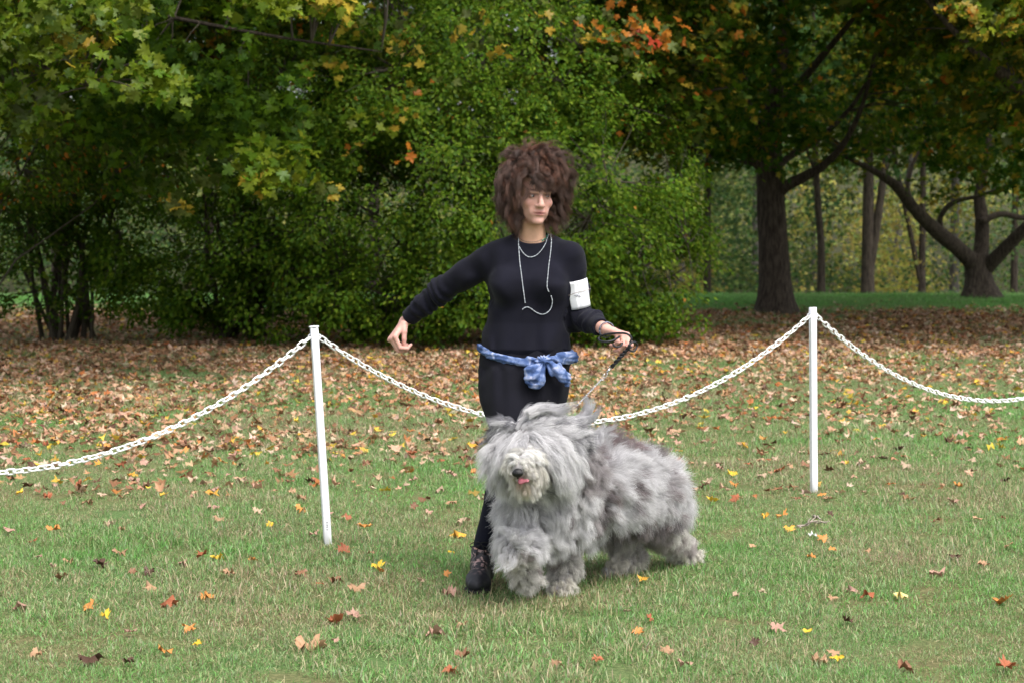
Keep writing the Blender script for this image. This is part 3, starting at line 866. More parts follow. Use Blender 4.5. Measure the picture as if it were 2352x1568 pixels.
shrub('tall dark shrub with bare upright stems at the far left', (-4.9, 25.2),
      [((-5.3, 25.0, 2.2), (1.3, 1.2, 1.1)), ((-4.5, 25.2, 1.7), (0.75, 0.8, 0.9)), ((-5.2, 25, 0.75), (1.1, 0.8, .5)), ((-4.9, 24.8, 3.1), (1.6, 1.3, .9))],
      [420, 170, 110, 300], 73, 0.055, [SD, DGREEN, OLIVE, SL], [3, 3, 3, 1.4], 20, 1.9,
      hole=lambda p: (noise3(p, 1.5, 89) > 0.1) & (p[:, 2] < 1.3))
shrub('loose shrub with small yellow green leaves at the left edge below the hanging maple', (-6.1, 23.2),
      [((-5.0, 22.8, 2.15), (1.0, 0.7, .6)), ((-5.2, 23.0, 3.0), (1.1, 0.8, 0.7)), ((-4.0, 23.4, 2.0), (.8, .5, .4))],
      [150, 130, 60], 74, 0.06, [OLIVE, SL, SG, ORA], [3, 2, 2, .35], 5, 1.9, thin=True)

# ---- trees beyond the lawn
def far_tree(px, d, w_px, zc, rad, label, seed, cols, w, mat=None, lean=0.0, crown_n=90, sub=None, low=2.6, fork=None):
    rng = np.random.default_rng(seed)
    b = P(px, 600, d); x = b[0]; g0 = float(ground_z(x, d))
    r = w_px / F_PX * d / 2
    top = zc + rad[2] * 0.6
    trunk = [(x, d, g0 - 0.1, r * 1.25), (x, d, g0 + 1.0, r * 1.05), (x + lean * 0.5, d, 1.6, r), (x + lean, d, 3.2, r * 0.8), (x + lean * 1.3, d, top, r * 0.25)]
    limbs = auto_limbs((x + lean, d, max(2.6, low)), (x, d, zc), rad, 4, r * 0.45, rng)
    if fork: limbs.append([(x, d, g0 + .3, r * .9), (x + fork * .5, d, 1.2, r * .75), (x + fork, d, 2.6, r * .6), (x + fork * 1.6, d, 4.2, r * .3)])
    root, hubs = tree('tree', label, (x, d), trunk, limbs, mat or MAT_BARK, group=None, flare=0.2)
    f = Foliage(rng)
    crown_sprays(f, (x, d, zc), rad, crown_n, 0.75, 44, 0.19, cols, w, hubs, seed, zmin=low, thr=-0.5)
    finish_tree(root, f, MAPLE)
FG = [(0.07, 0.14, 0.035), (0.04, 0.09, 0.025), (0.16, 0.19, 0.04), (0.3, 0.25, 0.05)]
far_tree(1886, 44, 16, 5.2, (3.2, 3, 2.6), 'slim dark far tree nearest right of the big trunk', 101, FG, [3, 3, 1.2, .5], lean=-0.15, low=2.3)
far_tree(1993, 43, 26, 5.6, (3.4, 3, 2.9), 'stout dark double trunked tree in the middle of the far row', 102, FG, [3, 4, .6, .2], fork=0.35, low=2.2)
far_tree(2118, 46, 15, 5.4, (3.0, 3, 2.7), 'far forked tree between the stout double trunk and the grey trunk', 103, FG, [3, 3, .6, .2], fork=-0.6, low=2.2)
far_tree(2192, 50, 20, 6.0, (3.4, 3, 2.6), 'grey trunked tree behind the crooked forked maple', 104, FG, [3, 3, 1, .4], mat=MAT_BARK_GREY, low=2.6)
far_tree(1625, 47, 15, 5.6, (3.2, 3, 2.8), 'tree half hidden left of the big trunk beyond the lawn', 105, FG, [3, 3, .6, .2], low=2.4)
far_tree(1560, 54, 22, 6.0, (3.0, 3, 2.8), 'pale trunked tree glimpsed between the shrub and the big maple', 106, FG, [3, 3, .8, .4], mat=MAT_BARK_GREY, low=3.2)
far_tree(1735, 60, 14, 6.0, (3.0, 3, 2.8), 'thin grey trunk far behind the big maple', 107, FG, [3, 3, 1, .6], mat=MAT_BARK_GREY, low=3.0)
far_tree(1868, 62, 10, 6.0, (3.0, 3, 2.6), 'very thin grey sapling far back in the wood', 108, FG, [2, 2, 2, 1], mat=MAT_BARK_GREY, low=3.2)
far_tree(2052, 60, 16, 6.0, (3.0, 3, 2.6), 'leaning grey trunk far back between two dark trunks', 109, FG, [2, 2, 2, 1], mat=MAT_BARK_GREY, lean=0.5, low=3.2)
far_tree(2330, 48, 15, 5.5, (3.2, 3, 2.7), 'far tree at the right edge behind the forked maple', 110, FG, [3, 3, 1, .5], low=2.4)
far_tree(130, 40, 22, 5.5, (3.4, 3, 2.7), 'far tree seen through the left shrubs', 111, FG, [3, 4, .4, .1], low=1.9)
far_tree(480, 44, 24, 5.5, (3.6, 3, 2.9), 'far tree behind the dark shrub left of the fence post', 112, FG, [3, 4, .4, .1], low=1.9)
far_tree(860, 42, 24, 5.5, (3.6, 3, 2.9), 'far tree hidden behind the middle of the shrubs', 113, FG, [3, 4, .4, .1], low=1.9)
far_tree(1250, 43, 24, 5.8, (3.6, 3, 2.9), 'tall far tree behind the bright shrub', 114, FG, [3, 4, .6, .3], low=1.9)

# ---- the wood that closes the view, and the understorey below it: nobody could count it
def build_wood():
    rng = np.random.default_rng(120)
    f = Foliage(rng)
    n = 3200
    x = rng.uniform(-26, 30, n); y = rng.uniform(56, 84, n); z = rng.uniform(-1.8, 9.5, n) 
    p = np.stack([x, y, z], -1)
    ok = noise3(p, 0.25, 5) > -0.35
    for q in p[ok]:
        yel = noise3(q[None], 0.16, 9)[0] > 0.1 and q[2] < 3.5
        c = [(0.45, 0.42, 0.10), (0.32, 0.37, 0.10), (0.2, 0.28, 0.09)] if yel else [(0.06, 0.12, 0.03), (0.04, 0.085, 0.03), (0.14, 0.18, 0.05)]
        f.spray(q, 1.0, 46, 0.18, c, [1, 1, 1], flat=0.6, out=(0, -0.5, 0))
    V, F, C = scatter_leaves(*f.arrays()[:4], MAPLE, curl=0.4, rng=rng)
    o = link('woodland', mesh_np('woodland', V, F, col=C, mat=MAT_FOL)); tag(o, 'dense pale wood closing the view beyond the lawn', 'wood', kind='stuff')
    # understorey bushes
    f = Foliage(rng)
    for _ in range(900):
        px = rng.uniform(-200, 2600); d = rng.uniform(45, 56)
        q = P(px, 600, d); q[2] = rng.uniform(-1.0, 1.3) if rng.random() < 0.55 else rng.uniform(1.0, 4.8)
        if noise3(q[None], 0.9, 23)[0] < -0.3: continue
        yel = noise3(q[None], 0.35, 19)[0] > (-0.6 if 1790 < px < 2200 else 0.1) and px > 1500 and q[2] < 2.2
        c = [(0.50, 0.46, 0.09), (0.32, 0.36, 0.08), (0.46, 0.36, 0.10)] if yel else [(0.10, 0.19, 0.05), (0.07, 0.13, 0.05), (0.17, 0.22, 0.06)]
        f.spray(q, 0.65, 70, 0.095, c, [1, 1, 1], flat=0.8, out=(0, -0.5, 0))
    V, F, C = scatter_leaves(*f.arrays()[:4], MAPLE, curl=0.4, rng=rng)
    o = link('undergrowth', mesh_np('undergrowth', V, F, col=C, mat=MAT_FOL)); tag(o, 'yellow and green undergrowth along the far edge of the lawn', 'undergrowth', kind='stuff')
build_wood()

# ---- leaf litter
LIT = [(0.40, 0.22, 0.12), (0.50, 0.31, 0.20), (0.24, 0.12, 0.06), (0.52, 0.38, 0.27), (0.55, 0.30, 0.05), (0.42, 0.15, 0.05), (0.6, 0.42, 0.06), (0.12, 0.06, 0.035)]
LITW = [4, 4, 3.6, 2.6, 0.5, 0.9, 0.6, 2.0]
def build_litter():
    rng = np.random.default_rng(140)
    def dens(p):
        x, y = p[:, 0], p[:, 1]
        px = 1176 + x / y * F_PX
        e = np.interp(y, [8, 10, 12, 13, 14.5, 16, 20, 29, 31.6, 32.8, 34.5], [.8, 5, 22, 50, 95, 150, 210, 230, 180, 25, 0.5])
        e *= np.where(px < 650, np.interp(y, [9, 12, 14, 17], [1, 1.7, 1.6, 1.1]), 1.0)
        e *= np.where(px > 1500, np.interp(y, [10, 13, 16, 20, 24], [1, .45, .4, .75, 1.0]), 1.0)
        return e * (1 + 0.8 * noise3(p, 0.7, 44))
    out = []
    for y0, y1 in ((11.5, 16), (16, 24), (24, 38)):
        q = lawn_points(y0, y1, 260, 1.6, rng)
        q = q[rng.random(len(q)) * 260 < dens(q)]
        out.append(q)
    q = np.concatenate(out)
    n = len(q)
    q[:, 2] += rng.uniform(0.004, 0.04, n)
    nrm = norm(np.array([0, 0, 1.0]) + 0.3 * rng.normal(size=(n, 3)))
    size = rng.uniform(0.028, 0.078, n)
    V, F, C = scatter_leaves(q, nrm, size, pick(LIT, LITW, n, 0.25, rng), MAPLE, curl=1.1, rng=rng)
    V[:, 2] = np.maximum(V[:, 2], 0.004 + ground_z(V[:, 0], V[:, 1]))
    o = link('leaf_litter', mesh_np('leaf_litter', V, F, col=C, mat=MAT_LITTER))
    tag(o, 'carpet of brown and orange fallen maple leaves under the trees', 'leaf litter', kind='stuff')
build_litter()
#== implicit shapes: blended limbs become one continuous surface
class Field:
    def __init__(s, lo, hi, h):
        s.lo = np.asarray(lo, float); s.h = h
        s.n = np.ceil((np.asarray(hi, float) - s.lo) / h).astype(int) + 1
        s.v = np.full(s.n, 0.08, np.float32)
    def _sub(s, lo, hi, pad):
        a = np.clip(np.floor((np.asarray(lo) - pad - s.lo) / s.h).astype(int), 0, s.n - 1)
        b = np.clip(np.ceil((np.asarray(hi) + pad - s.lo) / s.h).astype(int) + 1, 1, s.n)
        ax = [s.lo[i] + s.h * np.arange(a[i], b[i]) for i in range(3)]
        X = np.stack(np.meshgrid(*ax, indexing='ij'), -1)
        return (slice(a[0], b[0]), slice(a[1], b[1]), slice(a[2], b[2])), X
    def merge(s, sl, d, k, sub=False):
        v = s.v[sl]
        if sub:
            d = -d
            if k > 0:
                hh = np.clip(0.5 - 0.5 * (v - d) / k, 0, 1)
                s.v[sl] = v * (1 - hh) + d * hh + k * hh * (1 - hh)
            else: s.v[sl] = np.maximum(v, d)
        elif k > 0:
            hh = np.clip(0.5 + 0.5 * (v - d) / k, 0, 1)
            s.v[sl] = v * (1 - hh) + d * hh - k * hh * (1 - hh)
        else: s.v[sl] = np.minimum(v, d)
    def cone(s, a, b, ra, rb, k=0.01, sub=False, flat=None):
        """limb segment; flat=(axis vector, factor) squashes it along the axis"""
        a = np.asarray(a, float); b = np.asarray(b, float); R = max(ra, rb)
        sl, X = s._sub(np.minimum(a, b) - R, np.maximum(a, b) + R, 0.03 + 2 * k)
        ab = b - a; L = max(np.dot(ab, ab), 1e-9)
        t = np.clip(((X - a) @ ab) / L, 0, 1)
        q = X - a - t[..., None] * ab
        if flat is not None:
            ax = norm(flat[0]); c = q @ ax
            q = q + (c * (1 / flat[1] - 1))[..., None] * ax
        d = np.linalg.norm(q, axis=-1) - (ra + (rb - ra) * t)
        if flat is not None: d = d * min(1, flat[1] ** 0.5)
        s.merge(sl, d, k, sub)
    def chain(s, pts, rad, k=0.01, **kw):
        for i in range(len(pts) - 1):
            s.cone(pts[i], pts[i + 1], rad[i], rad[i + 1], k if i else k, **kw)
    def ell(s, c, r, k=0.01, R=None, sub=False):
        c = np.asarray(c, float); r = np.broadcast_to(np.asarray(r, float), (3,)); m = r.max()
        sl, X = s._sub(c - m, c + m, 0.03 + 2 * k)
        q = X - c
        if R is not None: q = q @ np.asarray(R)
        k0 = np.linalg.norm(q / r, axis=-1); k1 = np.linalg.norm(q / (r * r), axis=-1)
        d = np.where(k1 < 1e-6, -r.min(), k0 * (k0 - 1) / np.maximum(k1, 1e-6))
        s.merge(sl, d, k, sub)
    def stack(s, z, cx, cy, rx, ry, k=0.01, p=2.0):
        """upright body whose elliptical section changes with height"""
        z = np.asarray(z, float)
        lo = (min(np.array(cx) - np.array(rx)), min(np.array(cy) - np.array(ry)), z.min()); hi = (max(np.array(cx) + np.array(rx)), max(np.array(cy) + np.array(ry)), z.max())
        sl, X = s._sub(lo, hi, 0.04)
        Z = X[..., 2]
        f = lambda a: np.interp(Z, z, a)
        A, B = f(rx), f(ry)
        q = (np.abs((X[..., 0] - f(cx)) / A) ** p + np.abs((X[..., 1] - f(cy)) / B) ** p) ** (1 / p)
        d = (q - 1) * np.minimum(A, B)
        d = np.maximum(d, np.maximum(z.min() - Z, Z - z.max()))
        s.merge(sl, d, k)
    def warp(s, fn):
        """add fn(points) to the field close to the surface"""
        idx = np.argwhere(np.abs(s.v) < 0.045)
        X = s.lo + idx * s.h
        s.v[tuple(idx.T)] += fn(X).astype(np.float32)
    def nets(s):
        v = s.v; n = np.array(v.shape)
        ins = v < 0
        c = np.zeros(n - 1, np.int8)
        for dx in (0, 1):
            for dy in (0, 1):
                for dz in (0, 1):
                    c += ins[dx:n[0] - 1 + dx, dy:n[1] - 1 + dy, dz:n[2] - 1 + dz]
        act = np.argwhere((c > 0) & (c < 8))
        idx = -np.ones(n - 1, np.int64); idx[tuple(act.T)] = np.arange(len(act))
        acc = np.zeros((len(act), 3)); cnt = np.zeros(len(act))
        corners = [(i, j, k) for i in (0, 1) for j in (0, 1) for k in (0, 1)]
        cv = {q: v[tuple((act + q).T)] for q in corners}
        for a in corners:
            for ax in range(3):
                if a[ax] == 0:
                    b = list(a); b[ax] = 1; b = tuple(b)
                    va, vb = cv[a], cv[b]
                    m = (va < 0) != (vb < 0)
                    t = np.where(m, va / np.where(m, va - vb, 1), 0)
                    p = np.array(a, float) + t[:, None] * (np.array(b) - np.array(a))
                    acc += p * m[:, None]; cnt += m
        V = s.lo + s.h * (act + acc / np.maximum(cnt, 1)[:, None])
        Fs = []
        for ax in range(3):
            o = [0, 0, 0]; o[ax] = 1
            A = ins[tuple(slice(0, n[i] - o[i]) for i in range(3))]
            B = ins[tuple(slice(o[i], n[i]) for i in range(3))]
            e = np.argwhere(A != B)
            u, w = (ax + 1) % 3, (ax + 2) % 3
            ok = (e[:, u] > 0) & (e[:, w] > 0) & (e[:, u] < n[u] - 1) & (e[:, w] < n[w] - 1)
            e = e[ok]
            flip = A[tuple(e.T)]
            q = []
            for du, dw in ((-1, -1), (0, -1), (0, 0), (-1, 0)):
                g = e.copy(); g[:, u] += du; g[:, w] += dw
                q.append(idx[tuple(g.T)])
            q = np.stack(q, -1)
            q[~flip] = q[~flip][:, ::-1]
            Fs.append(q)
        F = np.concatenate(Fs)
        F = F[(F >= 0).all(1)]
        return V, F

def vert_normals(V, F):
    a = V[F[:, 2]] - V[F[:, 0]]; b = V[F[:, 3]] - V[F[:, 1]]
    fn = np.cross(a, b); out = np.zeros_like(V)
    for k in range(4): np.add.at(out, F[:, k], fn)
    return norm(out)

def bvh_of(V, F):
    return BVHTree.FromPolygons([tuple(v) for v in V], [tuple(int(i) for i in f) for f in F])

CAMP = Vector((0, 0, CAM_H))
def hit_px(bvh, px, py, off=0.0, default=None):
    """the surface point seen at a picture position, lifted by off along its normal"""
    d = Vector(P(px, py, 9.0)) - CAMP; d.normalize()
    h = bvh.ray_cast(CAMP, d)
    if h[0] is None: return default
    n = h[1]
    if n.dot(d) > 0: n = -n
    return np.array(h[0] + n * off), np.array(n)

# ---- hair and fur: locks of strands as real curves
def hair_object(name, parent, paths, radius, col, mat, tip=0.25, shape=None):
    """paths (m,n,3); radius (m,) ; col (m,3) or (m,n,3)"""
    m, n, _ = paths.shape
    hc = bpy.data.hair_curves.new(name)
    hc.add_curves([n] * m)
    hc.attributes['position'].data.foreach_set('vector', paths.astype(np.float32).ravel())
    prof = np.interp(np.linspace(0, 1, n), [0, .5, 1], [1, 0.85, tip])
    r = (np.asarray(radius)[:, None] * prof[None]).astype(np.float32).ravel()
    if 'radius' not in hc.attributes: hc.attributes.new('radius', 'FLOAT', 'POINT')
    hc.attributes['radius'].data.foreach_set('value', r)
    if col.ndim == 2: col = np.repeat(col[:, None], n, 1)
    c = np.concatenate([col, np.ones(col.shape[:2] + (1,))], -1).astype(np.float32)
    a = hc.attributes.new('Col', 'FLOAT_COLOR', 'POINT'); a.data.foreach_set('color', c.ravel())
    hc.materials.append(mat)
    return link(name, hc, parent)

def grow(roots, dirs, lens, n, force):
    """advance lock centre lines; force(p, d, t, i) returns the change of direction"""
    p = roots.copy(); d = norm(dirs); out = [p.copy()]
    st = (lens / (n - 1))[:, None]
    for i in range(1, n):
        t = i / (n - 1)
        d = norm(d + force(p, d, t) * (4.0 / (n - 1)))
        p = p + d * st
        out.append(p.copy())
    return np.stack(out, 1)

def locks_to_strands(paths, k, R, clump, wave, freq, frizz, rng, nrm=None, spread_tip=0.0):
    """k strands round each lock centre line, gathered towards the tip, with waves shared by the lock"""
    m, n, _ = paths.shape
    T = norm(np.gradient(paths, axis=1))
    ref = norm(rng.normal(size=(m, 1, 3)))
    U = norm(np.cross(T, ref)); W = np.cross(T, U)
    t = np.linspace(0, 1, n)[None, :, None]
    a = rng.random((m, k)) * 6.283; r = np.sqrt(rng.random((m, k)))
    prof = (1 - clump * t[:, None] ** 0.8 + spread_tip * t[:, None] ** 2)      # (1,1,n,1)
    R = np.broadcast_to(np.asarray(R, float), (m,))[:, None, None, None]
    off = R * prof * r[..., None, None] * (np.cos(a)[..., None, None] * U[:, None] + np.sin(a)[..., None, None] * W[:, None])
    ph = rng.random((m, 1)) * 6.283 + rng.normal(size=(m, k)) * 0.55
    wv = np.broadcast_to(np.asarray(wave, float), (m,))[:, None, None, None]
    fr = np.broadcast_to(np.asarray(freq, float), (m,))[:, None, None, None]
    tt = t[:, None]
    arg = fr * 6.283 * tt + ph[..., None, None]
    amp = wv * np.clip(tt * 3, 0, 1)
    off = off + amp * (np.sin(arg) * U[:, None] + 0.7 * np.cos(arg) * W[:, None])
    fz = np.broadcast_to(np.asarray(frizz, float), (m,))[:, None, None, None]
    kk = rng.normal(size=(m, k, 1, 3)) * fz * tt * 1.0 + rng.normal(size=(m, k, 1, 3)) * fz * tt ** 2
    S = paths[:, None] + off + kk
    # uneven strand length
    L = rng.uniform(0.72, 1.0, (m, k, 1, 1))
    s0 = S[:, :, :1]
    idx = np.clip(np.linspace(0, 1, n)[None, None, :, None] * L * (n - 1), 0, n - 1.001)
    i0 = idx.astype(int); f = idx - i0
    S = np.take_along_axis(S, np.broadcast_to(i0, S.shape[:3] + (3,)), 2) * (1 - f) + np.take_along_axis(S, np.broadcast_to(i0 + 1, S.shape[:3] + (3,)), 2) * f
    return S.reshape(m * k, n, 3)

def mat_hair(name, rough=0.45, gloss=0.12, transl=0.25):
    m, nt, b, out = new_mat(name)
    nt.nodes.remove(b)
    at = N(nt, 'ShaderNodeAttribute'); at.attribute_name = 'Col'
    d = N(nt, 'ShaderNodeBsdfDiffuse'); t = N(nt, 'ShaderNodeBsdfTranslucent')
    g = N(nt, 'ShaderNodeBsdfHair'); g.component = 'Reflection'
    g.inputs['RoughnessU'].default_value = 0.35; g.inputs['RoughnessV'].default_value = 0.6
    nt.links.new(at.outputs['Color'], d.inputs['Color']); nt.links.new(at.outputs['Color'], t.inputs['Color'])
    mx = N(nt, 'ShaderNodeMixRGB'); mx.inputs[0].default_value = 0.5; mx.inputs[2].default_value = (1, 1, 1, 1)
    nt.links.new(at.outputs['Color'], mx.inputs[1]); nt.links.new(mx.outputs[0], g.inputs['Color'])
    m1 = N(nt, 'ShaderNodeMixShader'); m1.inputs[0].default_value = transl
    nt.links.new(d.outputs[0], m1.inputs[1]); nt.links.new(t.outputs[0], m1.inputs[2])
    m2 = N(nt, 'ShaderNodeMixShader'); m2.inputs[0].default_value = gloss
    nt.links.new(m1.outputs[0], m2.inputs[1]); nt.links.new(g.outputs[0], m2.inputs[2])
    nt.links.new(m2.outputs[0], out.inputs['Surface'])
    return m
#== woman
WD = 9.05
def W(px, py, d=WD): return P(px, py, d)
PXM = WD / F_PX          # metres per picture pixel at the woman

def zrow(py, d=WD): return P(1176, py, d)[2]
def xcol(px, d=WD): return (px - 1176) * d / F_PX

HEADC = W(1227, 446, 9.03)
YAW = math.radians(16)
HF = norm(np.array([math.sin(YAW), -math.cos(YAW), -0.10]))       # face direction
HU0 = np.array([0.03, 0.0, 1.0]); HR = norm(np.cross(-HF, HU0)) * 1.0
HR = norm(np.cross(HU0, HF)); HU = norm(np.cross(HF, HR))
if HR[0] < 0: HR = -HR
def H(u, f, w): return HEADC + HR * u + HF * f + HU * w
HM = np.stack([HR, HF, HU], 1)      # columns: local axes

SHL = W(1133, 588, 9.06); ELL = W(1012, 668, 9.16); WRL = W(930, 738, 9.24)      # her right arm (left in the picture)
SHR = W(1308, 588, 9.04); ELR = W(1332, 728, 9.08); WRR = W(1392, 757, 8.84)     # her left arm (right in the picture)
HIPL = W(1160, 880, 9.05); KNL = W(1168, 1070, 8.84); ANL = W(1108, 1262, 8.92); TOEL = np.array([xcol(1091, 8.72), 8.70, 0.035])
HIPR = W(1255, 880, 9.10); KNR = W(1232, 1085, 9.06); ANR = W(1262, 1225, 9.52); TOER = np.array([ANR[0] + 0.0, 9.47, 0.03])

def hand(fld, wrist, dirn, palm_n, side, curl, thumb_dir, k=0.004, scale=1.0, spread=1.0):
    """palm and five fingers; side: unit vector from little finger to index"""
    d = norm(dirn); n = norm(np.asarray(palm_n) - d * np.dot(palm_n, d)); s = norm(np.asarray(side) - d * np.dot(side, d) - n * np.dot(side, n))
    pc = wrist + d * 0.045 * scale
    for o in (-0.024, -0.008, 0.008, 0.024):
        fld.cone(wrist + d * 0.01 + s * o * 0.55, wrist + d * 0.078 * scale + s * o * 1.15, 0.0145, 0.0105, 0.008)
    joints = []
    for i, o in enumerate((0.03, 0.0105, -0.0095, -0.028)):
        L = np.array([0.040, 0.025, 0.020]) * (1.0, 1.08, 1.0, 0.8)[i] * scale
        p = wrist + d * (0.078, 0.083, 0.079, 0.07)[i] * scale + s * o * spread
        a = 0.0; dd = d + s * o * 2.0 * (spread - 0.6)
        dd = norm(dd); pts = [p - dd * 0.012, p]; rad = [0.0098, 0.0098]
        for jn in range(3):
            a += curl[i][jn]
            q = norm(dd * math.cos(a) + n * math.sin(a))
            p = p + q * L[jn]; pts.append(p); rad.append((0.0088, 0.0080, 0.0068)[jn])
        for jn in range(len(pts) - 1): fld.cone(pts[jn], pts[jn + 1], rad[jn], rad[jn + 1], k)
        joints.append(pts)
    td = norm(thumb_dir)
    b0 = wrist + d * 0.022 + s * 0.024
    b1 = b0 + norm(td + s * 0.4) * 0.036; b2 = b1 + norm(td + 0.15 * n) * 0.030; b3 = b2 + norm(td + 0.45 * n - 0.3 * s) * 0.024
    fld.cone(b0, b1, 0.0155, 0.0118, 0.008); fld.cone(b1, b2, 0.0112, 0.0098, k); fld.cone(b2, b3, 0.0098, 0.008, k)
    joints.append([b0, b1, b2, b3])
    return joints

def build_body():
    f = Field((-0.62, 8.55, -0.02), (0.52, 9.75, 1.70), 0.0042)
    # head
    def E(c, r, k=0.01, sub=False): f.ell(H(*c), r, k, HM, sub)
    E((0, -0.018, 0.040), (0.072, 0.092, 0.080), 0.01)
    E((0, 0.018, -0.025), (0.058, 0.070, 0.088), 0.02)
    E((0, 0.030, -0.070), (0.045, 0.052, 0.044), 0.02)
    E((0, 0.070, -0.101), (0.021, 0.017, 0.014), 0.018)
    for sx in (-1, 1):
        E((sx * 0.037, 0.058, -0.028), (0.022, 0.020, 0.018), 0.018)      # cheekbones
        E((sx * 0.030, 0.096, -0.001), (0.017, 0.012, 0.010), 0.010, sub=True)  # sockets
        E((sx * 0.030, 0.078, -0.001), (0.0145, 0.011, 0.0085), 0.004)
        E((sx * 0.030, 0.092, -0.001), (0.0115, 0.014, 0.0036), 0.001, sub=True)     # the open lids
        f.cone(H(sx * 0.008, 0.084, 0.016), H(sx * 0.042, 0.076, 0.017), 0.008, 0.007, 0.008)
        E((sx * 0.073, -0.015, -0.012), (0.008, 0.018, 0.030), 0.006)     # ears
        E((sx * 0.0125, 0.094, -0.038), (0.0075, 0.010, 0.007), 0.006)
        E((sx * 0.026, 0.073, -0.062), (0.012, 0.010, 0.016), 0.014)
    f.cone(H(0, 0.082, 0.006), H(0, 0.108, -0.032), 0.0075, 0.0110, 0.009)
    E((0, 0.107, -0.036), (0.011, 0.010, 0.009), 0.006)
    for sx in (-1, 1): E((sx * 0.006, 0.106, -0.0465), (0.0035, 0.004, 0.003), 0.002, sub=True)
    E((0, 0.086, -0.0625), (0.0225, 0.0085, 0.0048), 0.004)
    E((0, 0.084, -0.0735), (0.0195, 0.0090, 0.0055), 0.004)
    E((0, 0.096, -0.0680), (0.0230, 0.0060, 0.0016), 0.003, sub=True)
    E((0, 0.088, -0.0840), (0.015, 0.006, 0.004), 0.006, sub=True)
    # neck, chest
    nb = W(1223, 580, 9.08)
    f.cone(H(0, -0.022, -0.06), nb, 0.048, 0.058, 0.02)
    f.cone(H(-0.04, -0.01, -0.07), nb + np.array([-0.012, -0.045, 0.0]), 0.012, 0.010, 0.02)
    f.cone(H(0.035, 0.0, -0.07), nb + np.array([0.018, -0.045, 0.0]), 0.012, 0.010, 0.02)
    f.chain([SHL + np.array([0.01, 0, -0.01]), nb, SHR + np.array([-0.01, 0, -0.01])], [0.034, 0.056, 0.034], 0.03)
    f.cone(nb + np.array([-0.075, -0.042, -0.004]), nb + np.array([-0.01, -0.062, -0.022]), 0.011, 0.010, 0.015)
    f.cone(nb + np.array([0.07, -0.042, -0.004]), nb + np.array([0.02, -0.062, -0.022]), 0.011, 0.010, 0.015)
    z = [zrow(p) for p in (960, 880, 800, 740, 660, 600, 570)]
    f.stack(z[::1], *[[*a] for a in ([xcol(1205)] * 7, [9.07] * 7, [.12, .14, .115, .105, .115, .13, .10], [.09, .10, .09, .09, .10, .085, .06])], k=0.03)
    # arms
    f.chain([SHL, ELL, WRL], [0.042, 0.035, 0.023], 0.015)
    f.chain([SHR, ELR, WRR], [0.042, 0.035, 0.024], 0.015)
    # legs
    for hp, kn, an in ((HIPL, KNL, ANL), (HIPR, KNR, ANR)):
        f.cone(hp, kn, 0.075, 0.048, 0.04)
        calf = kn + (an - kn) * 0.35 + np.array([0, 0.02, 0])
        f.cone(kn, calf, 0.045, 0.047, 0.02); f.cone(calf, an, 0.047, 0.030, 0.02)
    f.chain([ANL, ANL + np.array([0, .01, -.09]), TOEL + np.array([0, 0.03, 0.0])], [.03, .03, .02], 0.02)
    f.chain([ANR, ANR + np.array([0, .02, -.09]), TOER + np.array([0, 0.02, 0.01])], [.03, .03, .02], 0.02)
    # hands
    jl = hand(f, WRL, W(905, 772, 9.20) - WRL, (0.55, 0.1, -0.55), (0.35, -0.9, 0.1),
              [(1.1, 1.1, 0.8), (1.15, 1.2, 0.8), (1.2, 1.2, 0.8), (1.2, 1.25, 0.8)], (-0.15, -0.25, -1.0), scale=1.22)
    jr = hand(f, WRR, W(1446, 772, 8.76) - WRR, (-0.15, -0.05, -1.0), (0.1, 0.6, 0.25),
              [(0.85, 0.95, 0.5), (0.95, 1.05, 0.6), (1.05, 1.1, 0.6), (1.1, 1.2, 0.7)], (0.75, -0.35, -0.45), scale=1.1)
    V, F = f.nets()
    # skin tones: lips, cheeks, lash lines, plus painted shadow in the sockets
    q = (V - HEADC) @ HM
    col = np.tile(np.array([0.62, 0.35, 0.285]), (len(V), 1))
    hd = (np.abs(q) < 0.15).all(1)
    neck = hd & (q[:, 2] < -0.115) | ((V[:, 2] < H(0, 0, -0.12)[2]) & (V[:, 2] > 1.2))
    col[neck] = (0.52, 0.30, 0.20)
    def blend(c, m): col[:] = col * (1 - m[:, None]) + np.array(c) * m[:, None]
    def g(c, r): return np.exp(-(((q - np.array(c)) / np.array(r)) ** 2).sum(1)) * hd
    for sx in (-1, 1):
        blend((0.60, 0.27, 0.23), 0.6 * g((sx * 0.042, 0.06, -0.03), (0.02, 0.05, 0.018)))
        blend((0.20, 0.09, 0.08), 0.9 * g((sx * 0.030, 0.085, 0.0), (0.018, 0.03, 0.0095)))  # eye sockets: shadow painted into the skin colour
        blend((0.04, 0.02, 0.015), 0.95 * g((sx * 0.030, 0.085, 0.0055), (0.015, 0.03, 0.0038)))
        blend((0.07, 0.035, 0.02), 0.85 * g((sx * 0.031, 0.08, 0.021), (0.020, 0.03, 0.0045)))
        blend((0.10, 0.03, 0.02), 0.8 * g((sx * 0.006, 0.10, -0.0465), (0.004, 0.012, 0.0035)))
        blend((0.42, 0.2, 0.15), 0.5 * g((sx * 0.026, 0.08, -0.052), (0.004, 0.03, 0.014)))
    blend((0.40, 0.12, 0.12), 0.95 * g((0, 0.09, -0.067), (0.021, 0.025, 0.0085)))
    blend((0.16, 0.05, 0.05), 0.9 * g((0, 0.09, -0.0680), (0.023, 0.025, 0.0028)))
    red = np.zeros(len(V))
    for js in (jl, jr):
        for fg in js:
            for pt in fg[1:]:
                red = np.maximum(red, np.exp(-((V - pt) ** 2).sum(1) / 0.012 ** 2))
    blend((0.55, 0.24, 0.22), 0.55 * red)
    return V, F, col, jl, jr

